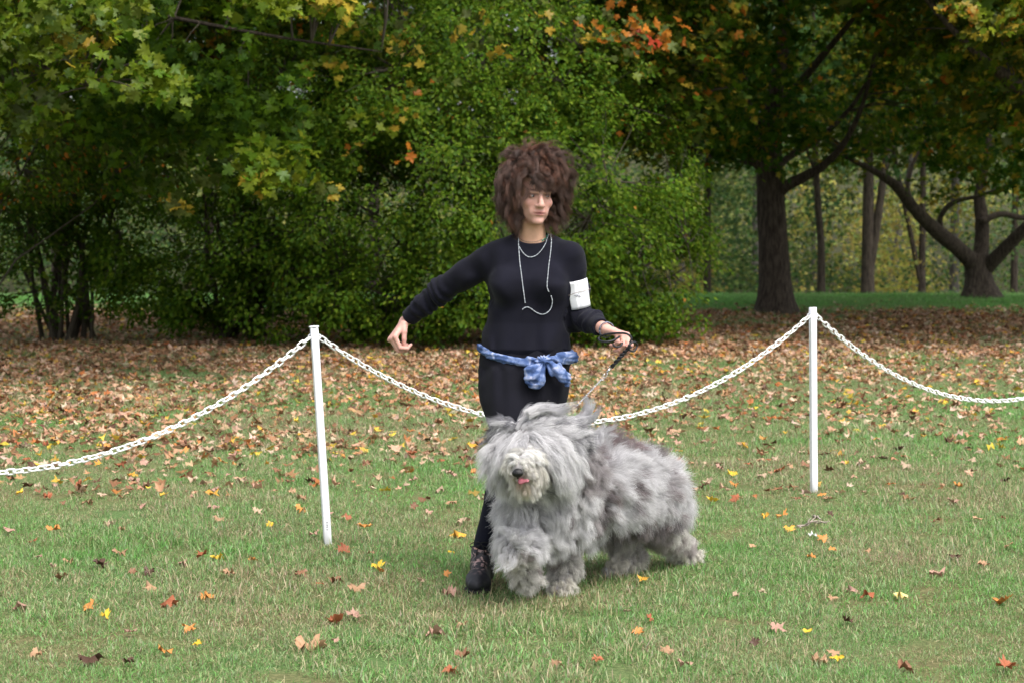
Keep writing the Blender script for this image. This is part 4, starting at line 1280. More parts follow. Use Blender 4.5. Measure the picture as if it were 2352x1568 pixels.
def mat_skin():
    m, nt, b, out = new_mat('skin')
    at = N(nt, 'ShaderNodeAttribute'); at.attribute_name = 'Col'
    tc = N(nt, 'ShaderNodeTexCoord')
    nz = N(nt, 'ShaderNodeTexNoise'); nz.inputs['Scale'].default_value = 55; nz.inputs['Detail'].default_value = 5
    nt.links.new(tc.outputs['Object'], nz.inputs['Vector'])
    mr = N(nt, 'ShaderNodeMapRange'); mr.inputs['To Min'].default_value = 0.82; mr.inputs['To Max'].default_value = 1.15
    nt.links.new(nz.outputs['Fac'], mr.inputs['Value'])
    sc = N(nt, 'ShaderNodeVectorMath', operation='SCALE'); nt.links.new(at.outputs['Color'], sc.inputs[0]); nt.links.new(mr.outputs[0], sc.inputs['Scale'])
    nt.links.new(sc.outputs[0], b.inputs['Base Color'])
    b.inputs['Roughness'].default_value = 0.5; b.inputs['Specular IOR Level'].default_value = 0.35
    b.inputs['Subsurface Weight'].default_value = 0.12; b.inputs['Subsurface Radius'].default_value = (0.012, 0.005, 0.003); b.inputs['Subsurface Scale'].default_value = 1.0
    bp = N(nt, 'ShaderNodeBump'); bp.inputs['Strength'].default_value = 0.15; bp.inputs['Distance'].default_value = 0.003
    nt.links.new(nz.outputs['Fac'], bp.inputs['Height']); nt.links.new(bp.outputs[0], b.inputs['Normal'])
    return m

def mat_cloth(name, rgb, var=0.2, fuzz=0.5, knit=900, bump=0.25):
    m = mat_basic(name, rgb, 0.9, var, 9, bump, knit, 0.15, 0, fuzz)
    return m
MAT_SWEATER = mat_cloth('black knitted sweater', (0.0065, 0.0065, 0.0125), 0.25, 0.04)
MAT_SKIRT = mat_cloth('black jersey skirt', (0.006, 0.006, 0.010), 0.25, 0.03)
MAT_LEGGING = mat_cloth('black legging', (0.006, 0.007, 0.015), 0.2, 0.03)

woman = empty('person', (xcol(1200), WD, 0.0), 'woman with wild curly brown hair in black sweater and skirt, striding beside the dog', 'woman')
V, F, C, JL, JR = build_body()
body_me = mesh_np('body', V, F, smooth=True, col=C, mat=mat_skin())
link('body', body_me, woman)
BODY_BVH = bvh_of(V, F)
BODY_V, BODY_F = V, F

def fold(X, a, axis, freq, seed, warpamp=0.6):
    """cloth folds: ridges that run along an axis"""
    ax = norm(axis)
    c = X @ ax
    Y = X - c[:, None] * ax * 0.75
    n = noise3(Y, freq, seed) + 0.5 * noise3(Y, freq * 2.1, seed + 1)
    return a * (1 - np.abs(n)) * 1.0 - a * 0.5

# ---- eyes
for sx in (-1, 1):
    g = Geo(); g.ball(H(sx * 0.030, 0.0735, -0.001), 0.0118, 14, 10)
    eo = link('eye', g.mesh('eye', mat_basic('eye white', (0.26, 0.22, 0.21), 0.3, 0.05, 40, spec=0.6)), woman)
    g = Geo(); g.ball(H(sx * 0.030 + 0.002, 0.0815, -0.0015), (0.0052, 0.0052, 0.0052), 12, 8)
    link('iris', g.mesh('iris', mat_basic('brown iris', (0.03, 0.018, 0.012), 0.1, 0.3, 200, spec=0.8)), eo)

# ---- sweater
def build_sweater():
    f = Field((-0.52, 8.74, 0.86), (0.44, 9.36, 1.46), 0.0048)
    py = [532, 545, 560, 590, 640, 690, 740, 775, 800, 812]
    x0 = [1192, 1160, 1128, 1114, 1116, 1125, 1116, 1102, 1096, 1106]
    x1 = [1252, 1285, 1312, 1326, 1322, 1312, 1309, 1311, 1313, 1306]
    ry = [.05, .068, .078, .092, .118, .112, .112, .124, .132, .120]
    o = np.argsort([zrow(p) for p in py])
    z = np.array([zrow(p) for p in py])[o]
    X0 = np.array([xcol(p) for p in x0])[o]; X1 = np.array([xcol(p) for p in x1])[o]; RY = np.array(ry)[o]
    f.stack(z, (X0 + X1) / 2, np.full(len(z), 9.08), (X1 - X0) / 2, RY, k=0.0, p=2.25)
    for sx, c in ((-1, 1168), (1, 1262)):
        f.ell(W(c, 655, 8.985), (0.062, 0.05, 0.062), 0.05)
    # sleeves
    cuL = WRL + norm(ELL - WRL) * 0.012
    mid = (ELL + cuL) / 2
    f.chain([SHL + np.array([0.02, 0, 0]), (SHL + ELL) / 2, ELL, mid, cuL], [0.060, 0.052, 0.048, 0.041, 0.040], 0.03)
    cuR = WRR + norm(ELR - WRR) * 0.035
    f.chain([SHR, (SHR + ELR) / 2, ELR, (ELR + cuR) / 2, cuR], [0.060, 0.050, 0.051, 0.045, 0.041], 0.03)
    # folds
    def folds(X):
        out = np.zeros(len(X))
        w = np.exp(-((X[:, 2] - zrow(795)) / 0.06) ** 2)              # gathered hem over the sash
        out += w * 0.006 * np.sin(X[:, 0] * 85 + 3 * noise3(X, 9, 3)) * (1 - 0.3 * noise3(X, 6, 5))
        out += fold(X, 0.011, (0.25, 0.1, 1), 9.5, 7) * np.clip((zrow(640) - X[:, 2]) / 0.1, 0, 1)
        # radiating folds from the armpits
        for A, s in ((W(1118, 640), 1), (W(1308, 650), -1)):
            d = X - A; r = np.hypot(d[:, 0], d[:, 2]); a = np.arctan2(d[:, 2], d[:, 0] * s)
            out += 0.0055 * np.sin(a * 5 + 3 * noise3(X, 7, 11)) * np.exp(-((r - 0.09) / 0.05) ** 2)
        # sleeve rings near elbows and cuffs
        for A, B, s in ((ELL, cuL, 0), (ELR, cuR, 3)):
            ax = norm(B - A); t = (X - A) @ ax; r = np.linalg.norm(X - A - t[:, None] * ax, axis=1)
            w = np.exp(-(np.clip(np.abs(t - 0.05) - 0.06, 0, None) / 0.05) ** 2) * (r < 0.085)
            out += w * 0.0065 * np.sin(t * 170 + 5 * noise3(X, 14, s + 20)) * (0.5 + 0.5 * noise3(X, 20, s + 22))
        out += 0.003 * noise3(X, 16, 30)
        return out
    f.warp(folds)
    # cuffs cut flat, neck opened
    for c, a in ((cuL, norm(WRL - ELL)), (cuR, norm(WRR - ELR))):
        f.cone(c + a * 0.045, c + a * 0.12, 0.062, 0.07, 0.004, sub=True)
    nc = W(1222, 530, 9.0)
    f.ell(nc + np.array([0, -0.01, 0.018]), (0.118, 0.135, 0.070), 0.006, sub=True)
    return f.nets()
SV, SF = build_sweater()
link('sweater', mesh_np('sweater', SV, SF, smooth=True, mat=MAT_SWEATER), woman)
SW_BVH = bvh_of(SV, SF)

# ---- skirt
def build_skirt():
    f = Field((-0.20, 8.74, 0.30), (0.30, 9.40, 0.94), 0.0055)
    py = [795, 830, 880, 920, 960, 1000, 1060, 1110]
    x0 = [1106, 1101, 1101, 1106, 1120, 1140, 1146, 1140]
    x1 = [1308, 1312, 1312, 1302, 1288, 1272, 1252, 1240]
    ry = [.115, .125, .135, .14, .14, .14, .135, .125]
    cy = [9.08, 9.07, 9.06, 9.05, 9.04, 9.02, 8.98, 8.96]
    o = np.argsort([zrow(p) for p in py])
    g = lambda a: np.array(a, float)[o]
    X0 = np.array([xcol(p) for p in x0])[o]; X1 = np.array([xcol(p) for p in x1])[o]
    f.stack(np.array([zrow(p) for p in py])[o], (X0 + X1) / 2, g(cy), (X1 - X0) / 2, g(ry), k=0.0, p=2.1)
    f.cone(HIPL + np.array([0.01, -0.03, 0]), KNL, 0.09, 0.06, 0.04)
    def folds(X):
        t = np.clip((zrow(830) - X[:, 2]) / 0.25, 0, 1)
        out = 0.006 * (1 - t) * np.sin(X[:, 0] * 95 + 4 * noise3(X, 6, 2)) * np.clip((zrow(835) - X[:, 2]) / 0.02, 0, 1)
        out += fold(X, 0.010, (0.75, 0.0, 0.55), 7.0, 41) * t
        out += 0.006 * noise3(X * np.array([1, 1, .4]), 10, 44)
        return out
    f.warp(folds)
    return f.nets()
V, F = build_skirt()
link('skirt', mesh_np('skirt', V, F, smooth=True, mat=MAT_SKIRT), woman)
SK_BVH = bvh_of(V, F)

# ---- leggings and boots
def build_leg(name, kn, an, toe, seed):
    f = Field(np.minimum(kn, an) - (0.12, 0.14, 0.04), np.maximum(kn, an) + (0.12, 0.14, 0.10), 0.005)
    calf = kn + (an - kn) * 0.36 + np.array([0, 0.022, 0])
    end = an + (kn - an) * 0.03
    f.cone(kn + (kn - an) * 0.1, kn, 0.062, 0.058, 0.02)
    f.cone(kn, calf, 0.055, 0.055, 0.02); f.cone(calf, end, 0.055, 0.041, 0.02)
    f.warp(lambda X: 0.002 * noise3(X, 22, seed) + fold(X, 0.003, (0, 0, 1), 25, seed + 1))
    f.cone(end + norm(an - kn) * 0.035, end + norm(an - kn) * 0.09, 0.05, 0.06, 0.003, sub=True)
    V, F = f.nets()
    return link(name, mesh_np(name, V, F, smooth=True, mat=MAT_LEGGING), woman)
build_leg('legging', KNL, ANL, TOEL, 60)
build_leg('legging', KNR, ANR, TOER, 61)

def mat_boot():
    m, nt, b, out = new_mat('dark lace boot')
    tc = N(nt, 'ShaderNodeTexCoord')
    nz = N(nt, 'ShaderNodeTexNoise'); nz.inputs['Scale'].default_value = 34; nz.inputs['Detail'].default_value = 4; nz.inputs['Distortion'].default_value = 1.2
    nt.links.new(tc.outputs['Object'], nz.inputs['Vector'])
    r = N(nt, 'ShaderNodeValToRGB'); e = r.color_ramp.elements
    e[0].position = 0.53; e[0].color = (0.010, 0.009, 0.014, 1); e[1].position = 0.60; e[1].color = (0.30, 0.20, 0.19, 1)
    nt.links.new(nz.outputs['Fac'], r.inputs['Fac'])
    at = N(nt, 'ShaderNodeAttribute'); at.attribute_name = 'Col'
    mx = N(nt, 'ShaderNodeMixRGB'); mx.inputs[1].default_value = (0.009, 0.009, 0.014, 1)
    nt.links.new(at.outputs['Fac'], mx.inputs[0]); nt.links.new(r.outputs[0], mx.inputs[2])
    nt.links.new(mx.outputs[0], b.inputs['Base Color']); b.inputs['Roughness'].default_value = 0.6
    return m
MAT_BOOT = mat_boot()
MAT_SOLE = mat_basic('black rubber sole', (0.012, 0.011, 0.012), 0.75, 0.3, 30)
MAT_LACE = mat_basic('black boot lace', (0.008, 0.008, 0.009), 0.8)

def build_boot(an, toe, heelz=0.0):
    """an ankle point, toe the tip on the ground; the foot runs from below the ankle to the toe"""
    root = None
    fwd = toe - np.array([an[0], an[1], toe[2]]); fwd[2] = 0; L = np.linalg.norm(fwd); fwd = fwd / L
    lat = np.array([fwd[1], -fwd[0], 0])
    gz = toe[2] - 0.035
    hl = np.array([an[0], an[1], 0]) - fwd * 0.045; hl[2] = gz + 0.04 + heelz
    ball = toe - fwd * 0.075; ball[2] = gz + 0.042 + heelz * 0.25
    tp = toe - fwd * 0.035; tp[2] = gz + 0.036
    lo = np.minimum.reduce([an, toe, hl]) - 0.1; hi = np.maximum.reduce([an, toe, hl]) + 0.1
    f = Field(lo, hi, 0.004)
    top = an + np.array([0, 0, 0.045])
    f.cone(top, an + np.array([0, 0.0, -0.06]), 0.044, 0.040, 0.02)
    f.cone(an + np.array([0, 0, -0.06]), hl, 0.040, 0.036, 0.03)
    f.cone(hl, ball, 0.035, 0.042, 0.02, flat=(np.array([0, 0, 1.0]), 0.85)); f.cone(ball, tp, 0.042, 0.036, 0.02, flat=(np.array([0, 0, 1.0]), 0.85))
    f.cone(an + np.array([0, 0, -0.045]) + fwd * 0.01, ball + np.array([0, 0, 0.005]), 0.036, 0.034, 0.03)
    f.cone(top + np.array([0, 0, 0.012]), top + np.array([0, 0, 0.1]), 0.06, 0.06, 0.003, sub=True)
    f.warp(lambda X: 0.0025 * noise3(X, 30, 5) + fold(X, 0.003, (1, 0, 0), 30, 8))
    V, F = f.nets()
    h = V[:, 2] - gz
    lace = np.clip((h - 0.075) / 0.03, 0, 1)
    o = link('boot', mesh_np('boot', V, F, smooth=True, col=np.stack([lace] * 3, -1), mat=MAT_BOOT), woman)
    f2 = Field(lo, hi, 0.004)
    up = np.array([0, 0, 1.0])
    f2.cone(hl - up * 0.026, ball - up * 0.030, 0.037, 0.046, 0.02, flat=(up, 0.3)); f2.cone(ball - up * 0.030, tp - up * 0.026, 0.046, 0.040, 0.02, flat=(up, 0.32))
    f2.cone(hl - up * 0.030, hl - up * 0.034 + fwd * 0.02, 0.030, 0.030, 0.008, flat=(up, 0.35))
    V2, F2 = f2.nets()
    s = link('sole', mesh_np('sole', V2, F2, smooth=True, mat=MAT_SOLE), o)
    bv = bvh_of(V, F)
    g = Geo(); pts = []
    for k in range(5):                       # criss-cross laces down the front
        zz = top[2] - 0.01 - k * 0.022
        for sgn in ((-1, 1) if k % 2 == 0 else (1, -1)):
            c = np.array([an[0], an[1], zz]) + fwd * (0.0 + k * 0.006) + lat * sgn * 0.020 + fwd * 0.2
            hh = bv.ray_cast(Vector(c), Vector(-fwd + np.array([0, 0, -0.3]) * 0))
            if hh[0] is not None: pts.append(np.array(hh[0]) + fwd * 0.004)
    if len(pts) > 3: g.tube(pts, 0.0022, 5)
    bow = np.array([an[0], an[1], top[2] - 0.012]) + fwd * 0.05
    for sgn in (-1, 1):
        a = np.linspace(0, 2 * math.pi, 12)
        loop = bow + np.stack([lat[0] * sgn * (0.022 - 0.022 * np.cos(a)) + 0 * a, lat[1] * sgn * (0.02 - 0.02 * np.cos(a)), 0.009 * np.sin(a) - 0.004 * (1 - np.cos(a))], -1)
        g.tube(loop, 0.002, 5)
        g.tube([bow, bow + lat * sgn * 0.012 + np.array([0, 0, -0.02]), bow + lat * sgn * 0.016 + np.array([0, 0, -0.04])], 0.002, 5)
    link('lace', g.mesh('lace', MAT_LACE), o)
    return o
build_boot(ANL, TOEL)
build_boot(ANR, TOER, heelz=0.05)

# ---- sash: tie-dyed blue cloth knotted over the hip
def mat_sash():
    m, nt, b, out = new_mat('blue tie dyed cloth')
    tc = N(nt, 'ShaderNodeTexCoord')
    nz = N(nt, 'ShaderNodeTexNoise'); nz.inputs['Scale'].default_value = 26; nz.inputs['Detail'].default_value = 5; nz.inputs['Distortion'].default_value = 0.8
    nt.links.new(tc.outputs['Object'], nz.inputs['Vector'])
    r = N(nt, 'ShaderNodeValToRGB'); e = r.color_ramp.elements
    e[0].position = 0.32; e[0].color = (0.03, 0.055, 0.14, 1); e[1].position = 0.72; e[1].color = (0.48, 0.49, 0.62, 1)
    q = e.new(0.46); q.color = (0.07, 0.115, 0.26, 1); q = e.new(0.56); q.color = (0.16, 0.22, 0.40, 1)
    nt.links.new(nz.outputs['Fac'], r.inputs['Fac']); nt.links.new(r.outputs[0], b.inputs['Base Color'])
    b.inputs['Roughness'].default_value = 0.85; b.inputs['Specular IOR Level'].default_value = 0.15
    return m
def build_sash():
    f = Field((-0.19, 8.78, 0.74), (0.32, 9.30, 0.95), 0.0034)
    n = 40
    ring = []
    for k in range(n + 1):
        a = 2 * math.pi * k / n
        px = 1207 + 107 * math.cos(a)
        x = xcol(px); y = 9.075 + 0.133 * math.sin(a)
        front = max(0, -math.sin(a))
        zz = zrow(812) + (zrow(796) - zrow(812)) * max(0, -math.cos(a)) ** 2 - front * 0.024
        ring.append(np.array([x, y, zz]))
    for k in range(n):
        f.cone(ring[k], ring[k + 1], 0.0165, 0.0165, 0.004, flat=(norm(ring[k] - np.array([xcol(1208), 9.075, ring[k][2]])), 0.55))
    kn = W(1248, 828, 8.925)
    f.ell(kn, (0.030, 0.022, 0.020), 0.008)
    # left puffed loop
    c = W(1228, 858, 8.91)
    f.cone(kn + (-0.005, 0, -0.008), c, 0.020, 0.040, 0.008, flat=(np.array([0, 1.0, 0]), 0.6)); f.cone(c, c + (0.002, -0.003, -0.018), 0.040, 0.042, 0.01, flat=(np.array([0, 1.0, 0]), 0.6))
    f.ell(c + (-0.008, -0.028, -0.03), (0.018, 0.02, 0.009), 0.006, sub=True)
    # right tail
    t1 = W(1276, 848, 8.92); t2 = W(1298, 866, 8.925); t3 = W(1303, 880, 8.93)
    f.cone(kn + (0.008, 0, 0), t1, 0.019, 0.026, 0.008, flat=(np.array([0, 1.0, 0]), 0.6)); f.cone(t1, t2, 0.026, 0.024, 0.006, flat=(np.array([0, 1.0, 0]), 0.6)); f.cone(t2, t3, 0.022, 0.013, 0.004, flat=(np.array([0, 1.0, 0]), 0.6))
    # bunched cloth to the right of the knot
    f.cone(kn + (0.01, 0.01, 0.004), W(1314, 820, 9.0), 0.014, 0.026, 0.006, flat=(np.array([0, 1.0, 0]), 0.7))
    f.cone(W(1300, 822, 8.99), W(1322, 828, 9.03), 0.016, 0.010, 0.003)
    def folds(X):
        d = X - kn; a = np.arctan2(d[:, 2], d[:, 0]); r = np.hypot(d[:, 0], d[:, 2])
        w = np.exp(-((r - 0.05) / 0.05) ** 2)
        out = w * 0.0042 * np.sin(a * 11 + 3 * noise3(X, 20, 4) + r * 60)
        out += (1 - w) * 0.0018 * np.sin(X[:, 2] * 380 + X[:, 0] * 60 + 5 * noise3(X, 10, 5))
        return out
    f.warp(folds)
    V, F = f.nets()
    link('sash', mesh_np('sash', V, F, smooth=True, mat=mat_sash()), woman)
build_sash()

# ---- number band on the upper arm
def build_armband():
    ax = norm(ELR - SHR)
    c0 = W(1322, 672, 9.06)
    t0 = (c0 - SHR) @ ax; c0 = SHR + ax * t0
    side = norm(np.cross(ax, np.array([0, 1.0, 0])))       # across, in the picture plane
    if side[0] < 0: side = -side
    fr = np.cross(side, ax); fr = fr if fr[1] < 0 else -fr
    half = 0.057; r = 0.0605
    nu, nv = 22, 10
    Vt = []
    for j in range(nv + 1):
        for i in range(nu + 1):
            a = math.radians(-27 + 84 * i / nu)           # angle round the arm, 0 faces the camera
            v = -1 + 2 * j / nv
            rr = (r + 0.005 * (1 - v) / 2 + 0.004 * (a < 0)) * (1 + 0.03 * math.sin(v * 3) * math.cos(2 * a)) + 0.002 * math.sin(5 * a)
            p = c0 + ax * v * half + (math.sin(a) * side + math.cos(a) * fr) * rr
            Vt.append(p)
    Fc = [(j * (nu + 1) + i, j * (nu + 1) + i + 1, (j + 1) * (nu + 1) + i + 1, (j + 1) * (nu + 1) + i) for j in range(nv) for i in range(nu)]
    Vt = np.array(Vt); ctr = c0
    # thickness of card
    Vi = ctr + (Vt - ctr) * 1.0 - (norm(Vt - ctr - ((Vt - ctr) @ ax)[:, None] * ax)) * 0.0008
    n = len(Vt)
    g = Geo(); g.add(Vt, Fc); g.add(Vi, [f[::-1] for f in Fc])
    rim = [i for i in range(nu + 1)] + [j * (nu + 1) + nu for j in range(1, nv + 1)] + [nv * (nu + 1) + i for i in range(nu - 1, -1, -1)] + [j * (nu + 1) for j in range(nv - 1, 0, -1)]
    g.L.extend([k for a, b in zip(rim, rim[1:] + rim[:1]) for k in (b, a, a + n, b + n)]); g.S.extend([4] * len(rim))
    ob = link('number_card', g.mesh('number_card', mat_basic('white card', (0.82, 0.82, 0.86), 0.6, 0.03, 10)), woman)
    def on(a, v, lift=0.0012):
        return c0 + ax * v * half + (math.sin(a) * side + math.cos(a) * fr) * (r * 1.02 + lift + 0.0035 + 0.004 * (a < 0))
    g = Geo()
    g.tube([on(math.radians(a), -0.12 - 0.10 * math.cos(math.radians(a)) + 0.22 * max(0, -a) / 50, 0.002) for a in range(-50, 68, 8)], 0.0011, 5)
    link('elastic_band', g.mesh('elastic_band', mat_basic('grey elastic', (0.22, 0.18, 0.17), 0.8)), ob)
    g = Geo()
    for (a, v, a2, v2) in [(-8, -.02, 6, -.05), (-2, .03, 12, .06), (2, .0, 8, .09), (6, .1, 14, .12), (-26, -.1, -22, -.05), (-4, .06, 2, .07)]:
        g.tube([on(math.radians(a), v), on(math.radians(a2), v2)], 0.0008, 4)
    link('faint_writing', g.mesh('faint_writing', mat_basic('grey ink', (0.2, 0.2, 0.24), 0.8)), ob)
build_armband()

# ---- bead necklaces
MAT_BEAD = mat_basic('pale glass bead', (0.62, 0.66, 0.72), 0.25, 0.2, 50, spec=0.6)
MAT_GREENBEAD = mat_basic('green stone bead', (0.03, 0.28, 0.18), 0.3, 0.2, 50, spec=0.6)
def smooth_px(pts, step=2.0):
    pts = np.array(pts, float)
    pm = np.vstack([2 * pts[0] - pts[1], pts, 2 * pts[-1] - pts[-2]]); out = []
    for i in range(len(pts) - 1):
        p0, p1, p2, p3 = pm[i:i + 4]
        for f in np.linspace(0, 1, 24, endpoint=False):
            out.append(0.5 * (2 * p1 + (p2 - p0) * f + (2 * p0 - 5 * p1 + 4 * p2 - p3) * f ** 2 + (3 * p1 - p0 - 3 * p2 + p3) * f ** 3))
    out = np.array(out + [pts[-1]])
    s = np.concatenate([[0], np.cumsum(np.linalg.norm(np.diff(out, axis=0), axis=1))])
    t = np.arange(0, s[-1], step)
    return np.stack([np.interp(t, s, out[:, 0]), np.interp(t, s, out[:, 1])], -1)
def beads(name, pxs, step, r, mat, gap=None, thread=True):
    g = Geo(); th = Geo(); pts = []
    for i, (x, y) in enumerate(smooth_px(pxs, step)):
        best = None
        for bv in (SW_BVH, BODY_BVH):
            h = hit_px(bv, x, y, 0.004)
            if h is not None and (best is None or h[0][1] < best[1]): best = h[0]
        if best is None: continue
        pts.append(best)
    pts = np.array(pts)
    if len(pts) > 5:
        k = np.ones(5) / 5
        ys = np.convolve(np.pad(pts[:, 1], 2, mode='edge'), k, 'valid'); pts[:, 1] = np.minimum(pts[:, 1], ys)
    for i, p in enumerate(pts):
        if gap and gap(i / len(pts)): continue
        g.ball(p, r * (1.0 + 0.15 * math.sin(i * 2.3)), 6, 4)
    o = link(name, g.mesh(name, mat), woman); tag(o, kind='stuff')
    th.tube(pts, 0.0008, 4, cap=False)
    link('thread', th.mesh('thread', MAT_LACE), o)
    return o
beads('necklace', [(1187, 528), (1190, 545), (1193, 590), (1198, 640), (1205, 690), (1208, 706)], 3.0, 0.0022, MAT_BEAD, gap=lambda t: t > 0.93)
beads('necklace', [(1262, 505), (1266, 535), (1265, 570), (1262, 600), (1257, 650), (1258, 664), (1264, 675), (1268, 692), (1262, 712), (1248, 722), (1232, 718), (1214, 706), (1202, 709), (1197, 720)], 3.0, 0.0022, MAT_BEAD, gap=lambda t: 0.50 < t < 0.545 or t > 0.96)
beads('necklace', [(1193, 568), (1202, 582), (1215, 591), (1230, 588), (1243, 576), (1254, 558), (1262, 541)], 2.7, 0.0020, MAT_BEAD)
beads('necklace', [(1245, 553), (1252, 548), (1260, 541), (1264, 534)], 5.0, 0.0036, MAT_GREENBEAD)
beads('necklace', [(1192, 545), (1202, 553), (1218, 557), (1234, 555), (1244, 550)], 4.0, 0.0018, mat_basic('bronze bead', (0.35, 0.25, 0.16), 0.35, 0.3, 60))

# ---- bracelet and ring
g = Geo()
bd = norm(WRR - ELR); u = norm(np.cross(bd, (0, 0, 1.0))); w = np.cross(bd, u)
for tilt, rr in ((0.25, 0.0305), (-0.2, 0.0300)):
    c = WRR + bd * 0.004
    a = np.linspace(0, 6.283, 26)
    g.tube(c + np.cos(a)[:, None] * u * rr + np.sin(a)[:, None] * w * rr + (tilt * 0.02 * np.sin(a + 1))[:, None] * bd, 0.0021, 5)
link('bracelet', g.mesh('bracelet', mat_basic('grey bracelet', (0.16, 0.17, 0.22), 0.4, 0.4, 90, metal=0.4)), woman)
fg = JL[2]
a = np.linspace(0, 6.283, 16); rc = (fg[1] * 0.45 + fg[2] * 0.55); rd = norm(fg[2] - fg[1]); u = norm(np.cross(rd, (0, 0, 1.0))); w = np.cross(rd, u)
g = Geo(); g.tube(rc + np.cos(a)[:, None] * u * 0.0100 + np.sin(a)[:, None] * w * 0.0100, 0.0014, 5)
link('ring', g.mesh('ring', mat_basic('silver', (0.7, 0.7, 0.72), 0.2, 0.05, 10, metal=1.0)), woman)

# ---- hair
MAT_HAIR = mat_hair('brown curly hair', gloss=0.07, transl=0.2)
def build_hair():
    rng = np.random.default_rng(301)
    # scalp points in head coordinates
    m = 1000
    q = norm(rng.normal(size=(m * 6, 3)) + np.array([0, 0.1, 0.25]))
    sc = np.array([0.074, 0.094, 0.083])
    p = q * sc + np.array([0, -0.018, 0.040])
    face = (q[:, 1] > 0.30) & (p[:, 2] < 0.072 - 0.0 * np.abs(p[:, 0]))       # the face stays free; fringe roots above
    low = p[:, 2] < -0.035
    ear = (p[:, 1] > 0.035) & (p[:, 2] < 0.05)
    ok = ~(face | low | ear)
    q, p = q[ok][:m], p[ok][:m]
    m = len(p)
    roots = HEADC + p @ HM.T
    nr = q @ HM.T
    back = q[:, 1] < 0.1
    front = (q[:, 1] > 0.35)
    top = q[:, 2] > 0.55
    L = rng.uniform(0.11, 0.18, m)
    L[front] = rng.uniform(0.085, 0.118, front.sum())
    L[top & ~front] = rng.uniform(0.11, 0.18, (top & ~front).sum())
    side = np.sign(q[:, 0] + 0.05)
    dirs = nr * np.where(q[:, :1] < 0, 0.22, 0.42) + np.array([0, 0, 0.05]) + 0.3 * rng.normal(size=(m, 3))
    dirs[front] += HF * 0.15 + np.array([0, 0, 0.25])
    tuft = (top & (q[:, 0] < 0.25) & (q[:, 0] > -0.75) & (rng.random(m) < 0.22))
    dirs[tuft] = np.array([-0.25, 0, 1.1]) + 0.45 * rng.normal(size=(tuft.sum(), 3))
    L[tuft] = rng.uniform(0.07, 0.135, tuft.sum())
    grav = np.where(tuft, 0.12, np.where(front, 1.1, np.where(top, 0.9, 1.25)))[:, None]
    outv = np.zeros((m, 3)); outv[:, 0] = np.where(side < 0, 0.10, 0.06)
    def force(p, d, t):
        g = np.array([0, 0, -1.0]) * grav * (0.45 + 1.3 * t)
        nz = vnoise(p, 30, 5) * 0.8
        loc = (p - HEADC) @ HM
        e = loc / (sc + 0.012); r = np.linalg.norm(e, axis=1)
        push = (norm(e / (sc + 0.020)) @ HM.T) * np.clip(1.25 - r, 0, 1)[:, None] * 1.6
        f = g + nz + push + outv * (1 - t)
        infront = (loc[:, 1] > 0.035) & (loc[:, 2] < 0.008) & (np.abs(loc[:, 0]) < 0.066)
        f = f + (HR * np.sign(loc[:, :1] + 0.001)) * (infront * 1.5)[:, None] - HF * (infront * 0.9)[:, None]
        low = np.clip((HEADC[2] - 0.135) - p[:, 2], 0, 0.1)[:, None]
        return f + np.array([0, 0, 1.0]) * low * 12
    pa = grow(roots, dirs, L, 17, force)
    k = 40
    wave = rng.uniform(0.006, 0.014, m)
    S = locks_to_strands(pa, k, rng.uniform(0.008, 0.013, m), 0.45, wave, rng.uniform(1.5, 3.0, m), 0.0036, rng)
    base = np.array([[0.080, 0.040, 0.028]]) * rng.uniform(0.55, 1.5, (m, 1)) 
    warm = rng.random((m, 1)) < 0.3
    base = np.where(warm, base * np.array([1.55, 1.3, 1.1]), base)
    col = np.repeat(base, k, 0) * rng.uniform(0.7, 1.3, (m * k, 1))
    o = hair_object('hair', woman, S, rng.uniform(0.00042, 0.0007, m * k), col, MAT_HAIR)
    return o
build_hair()
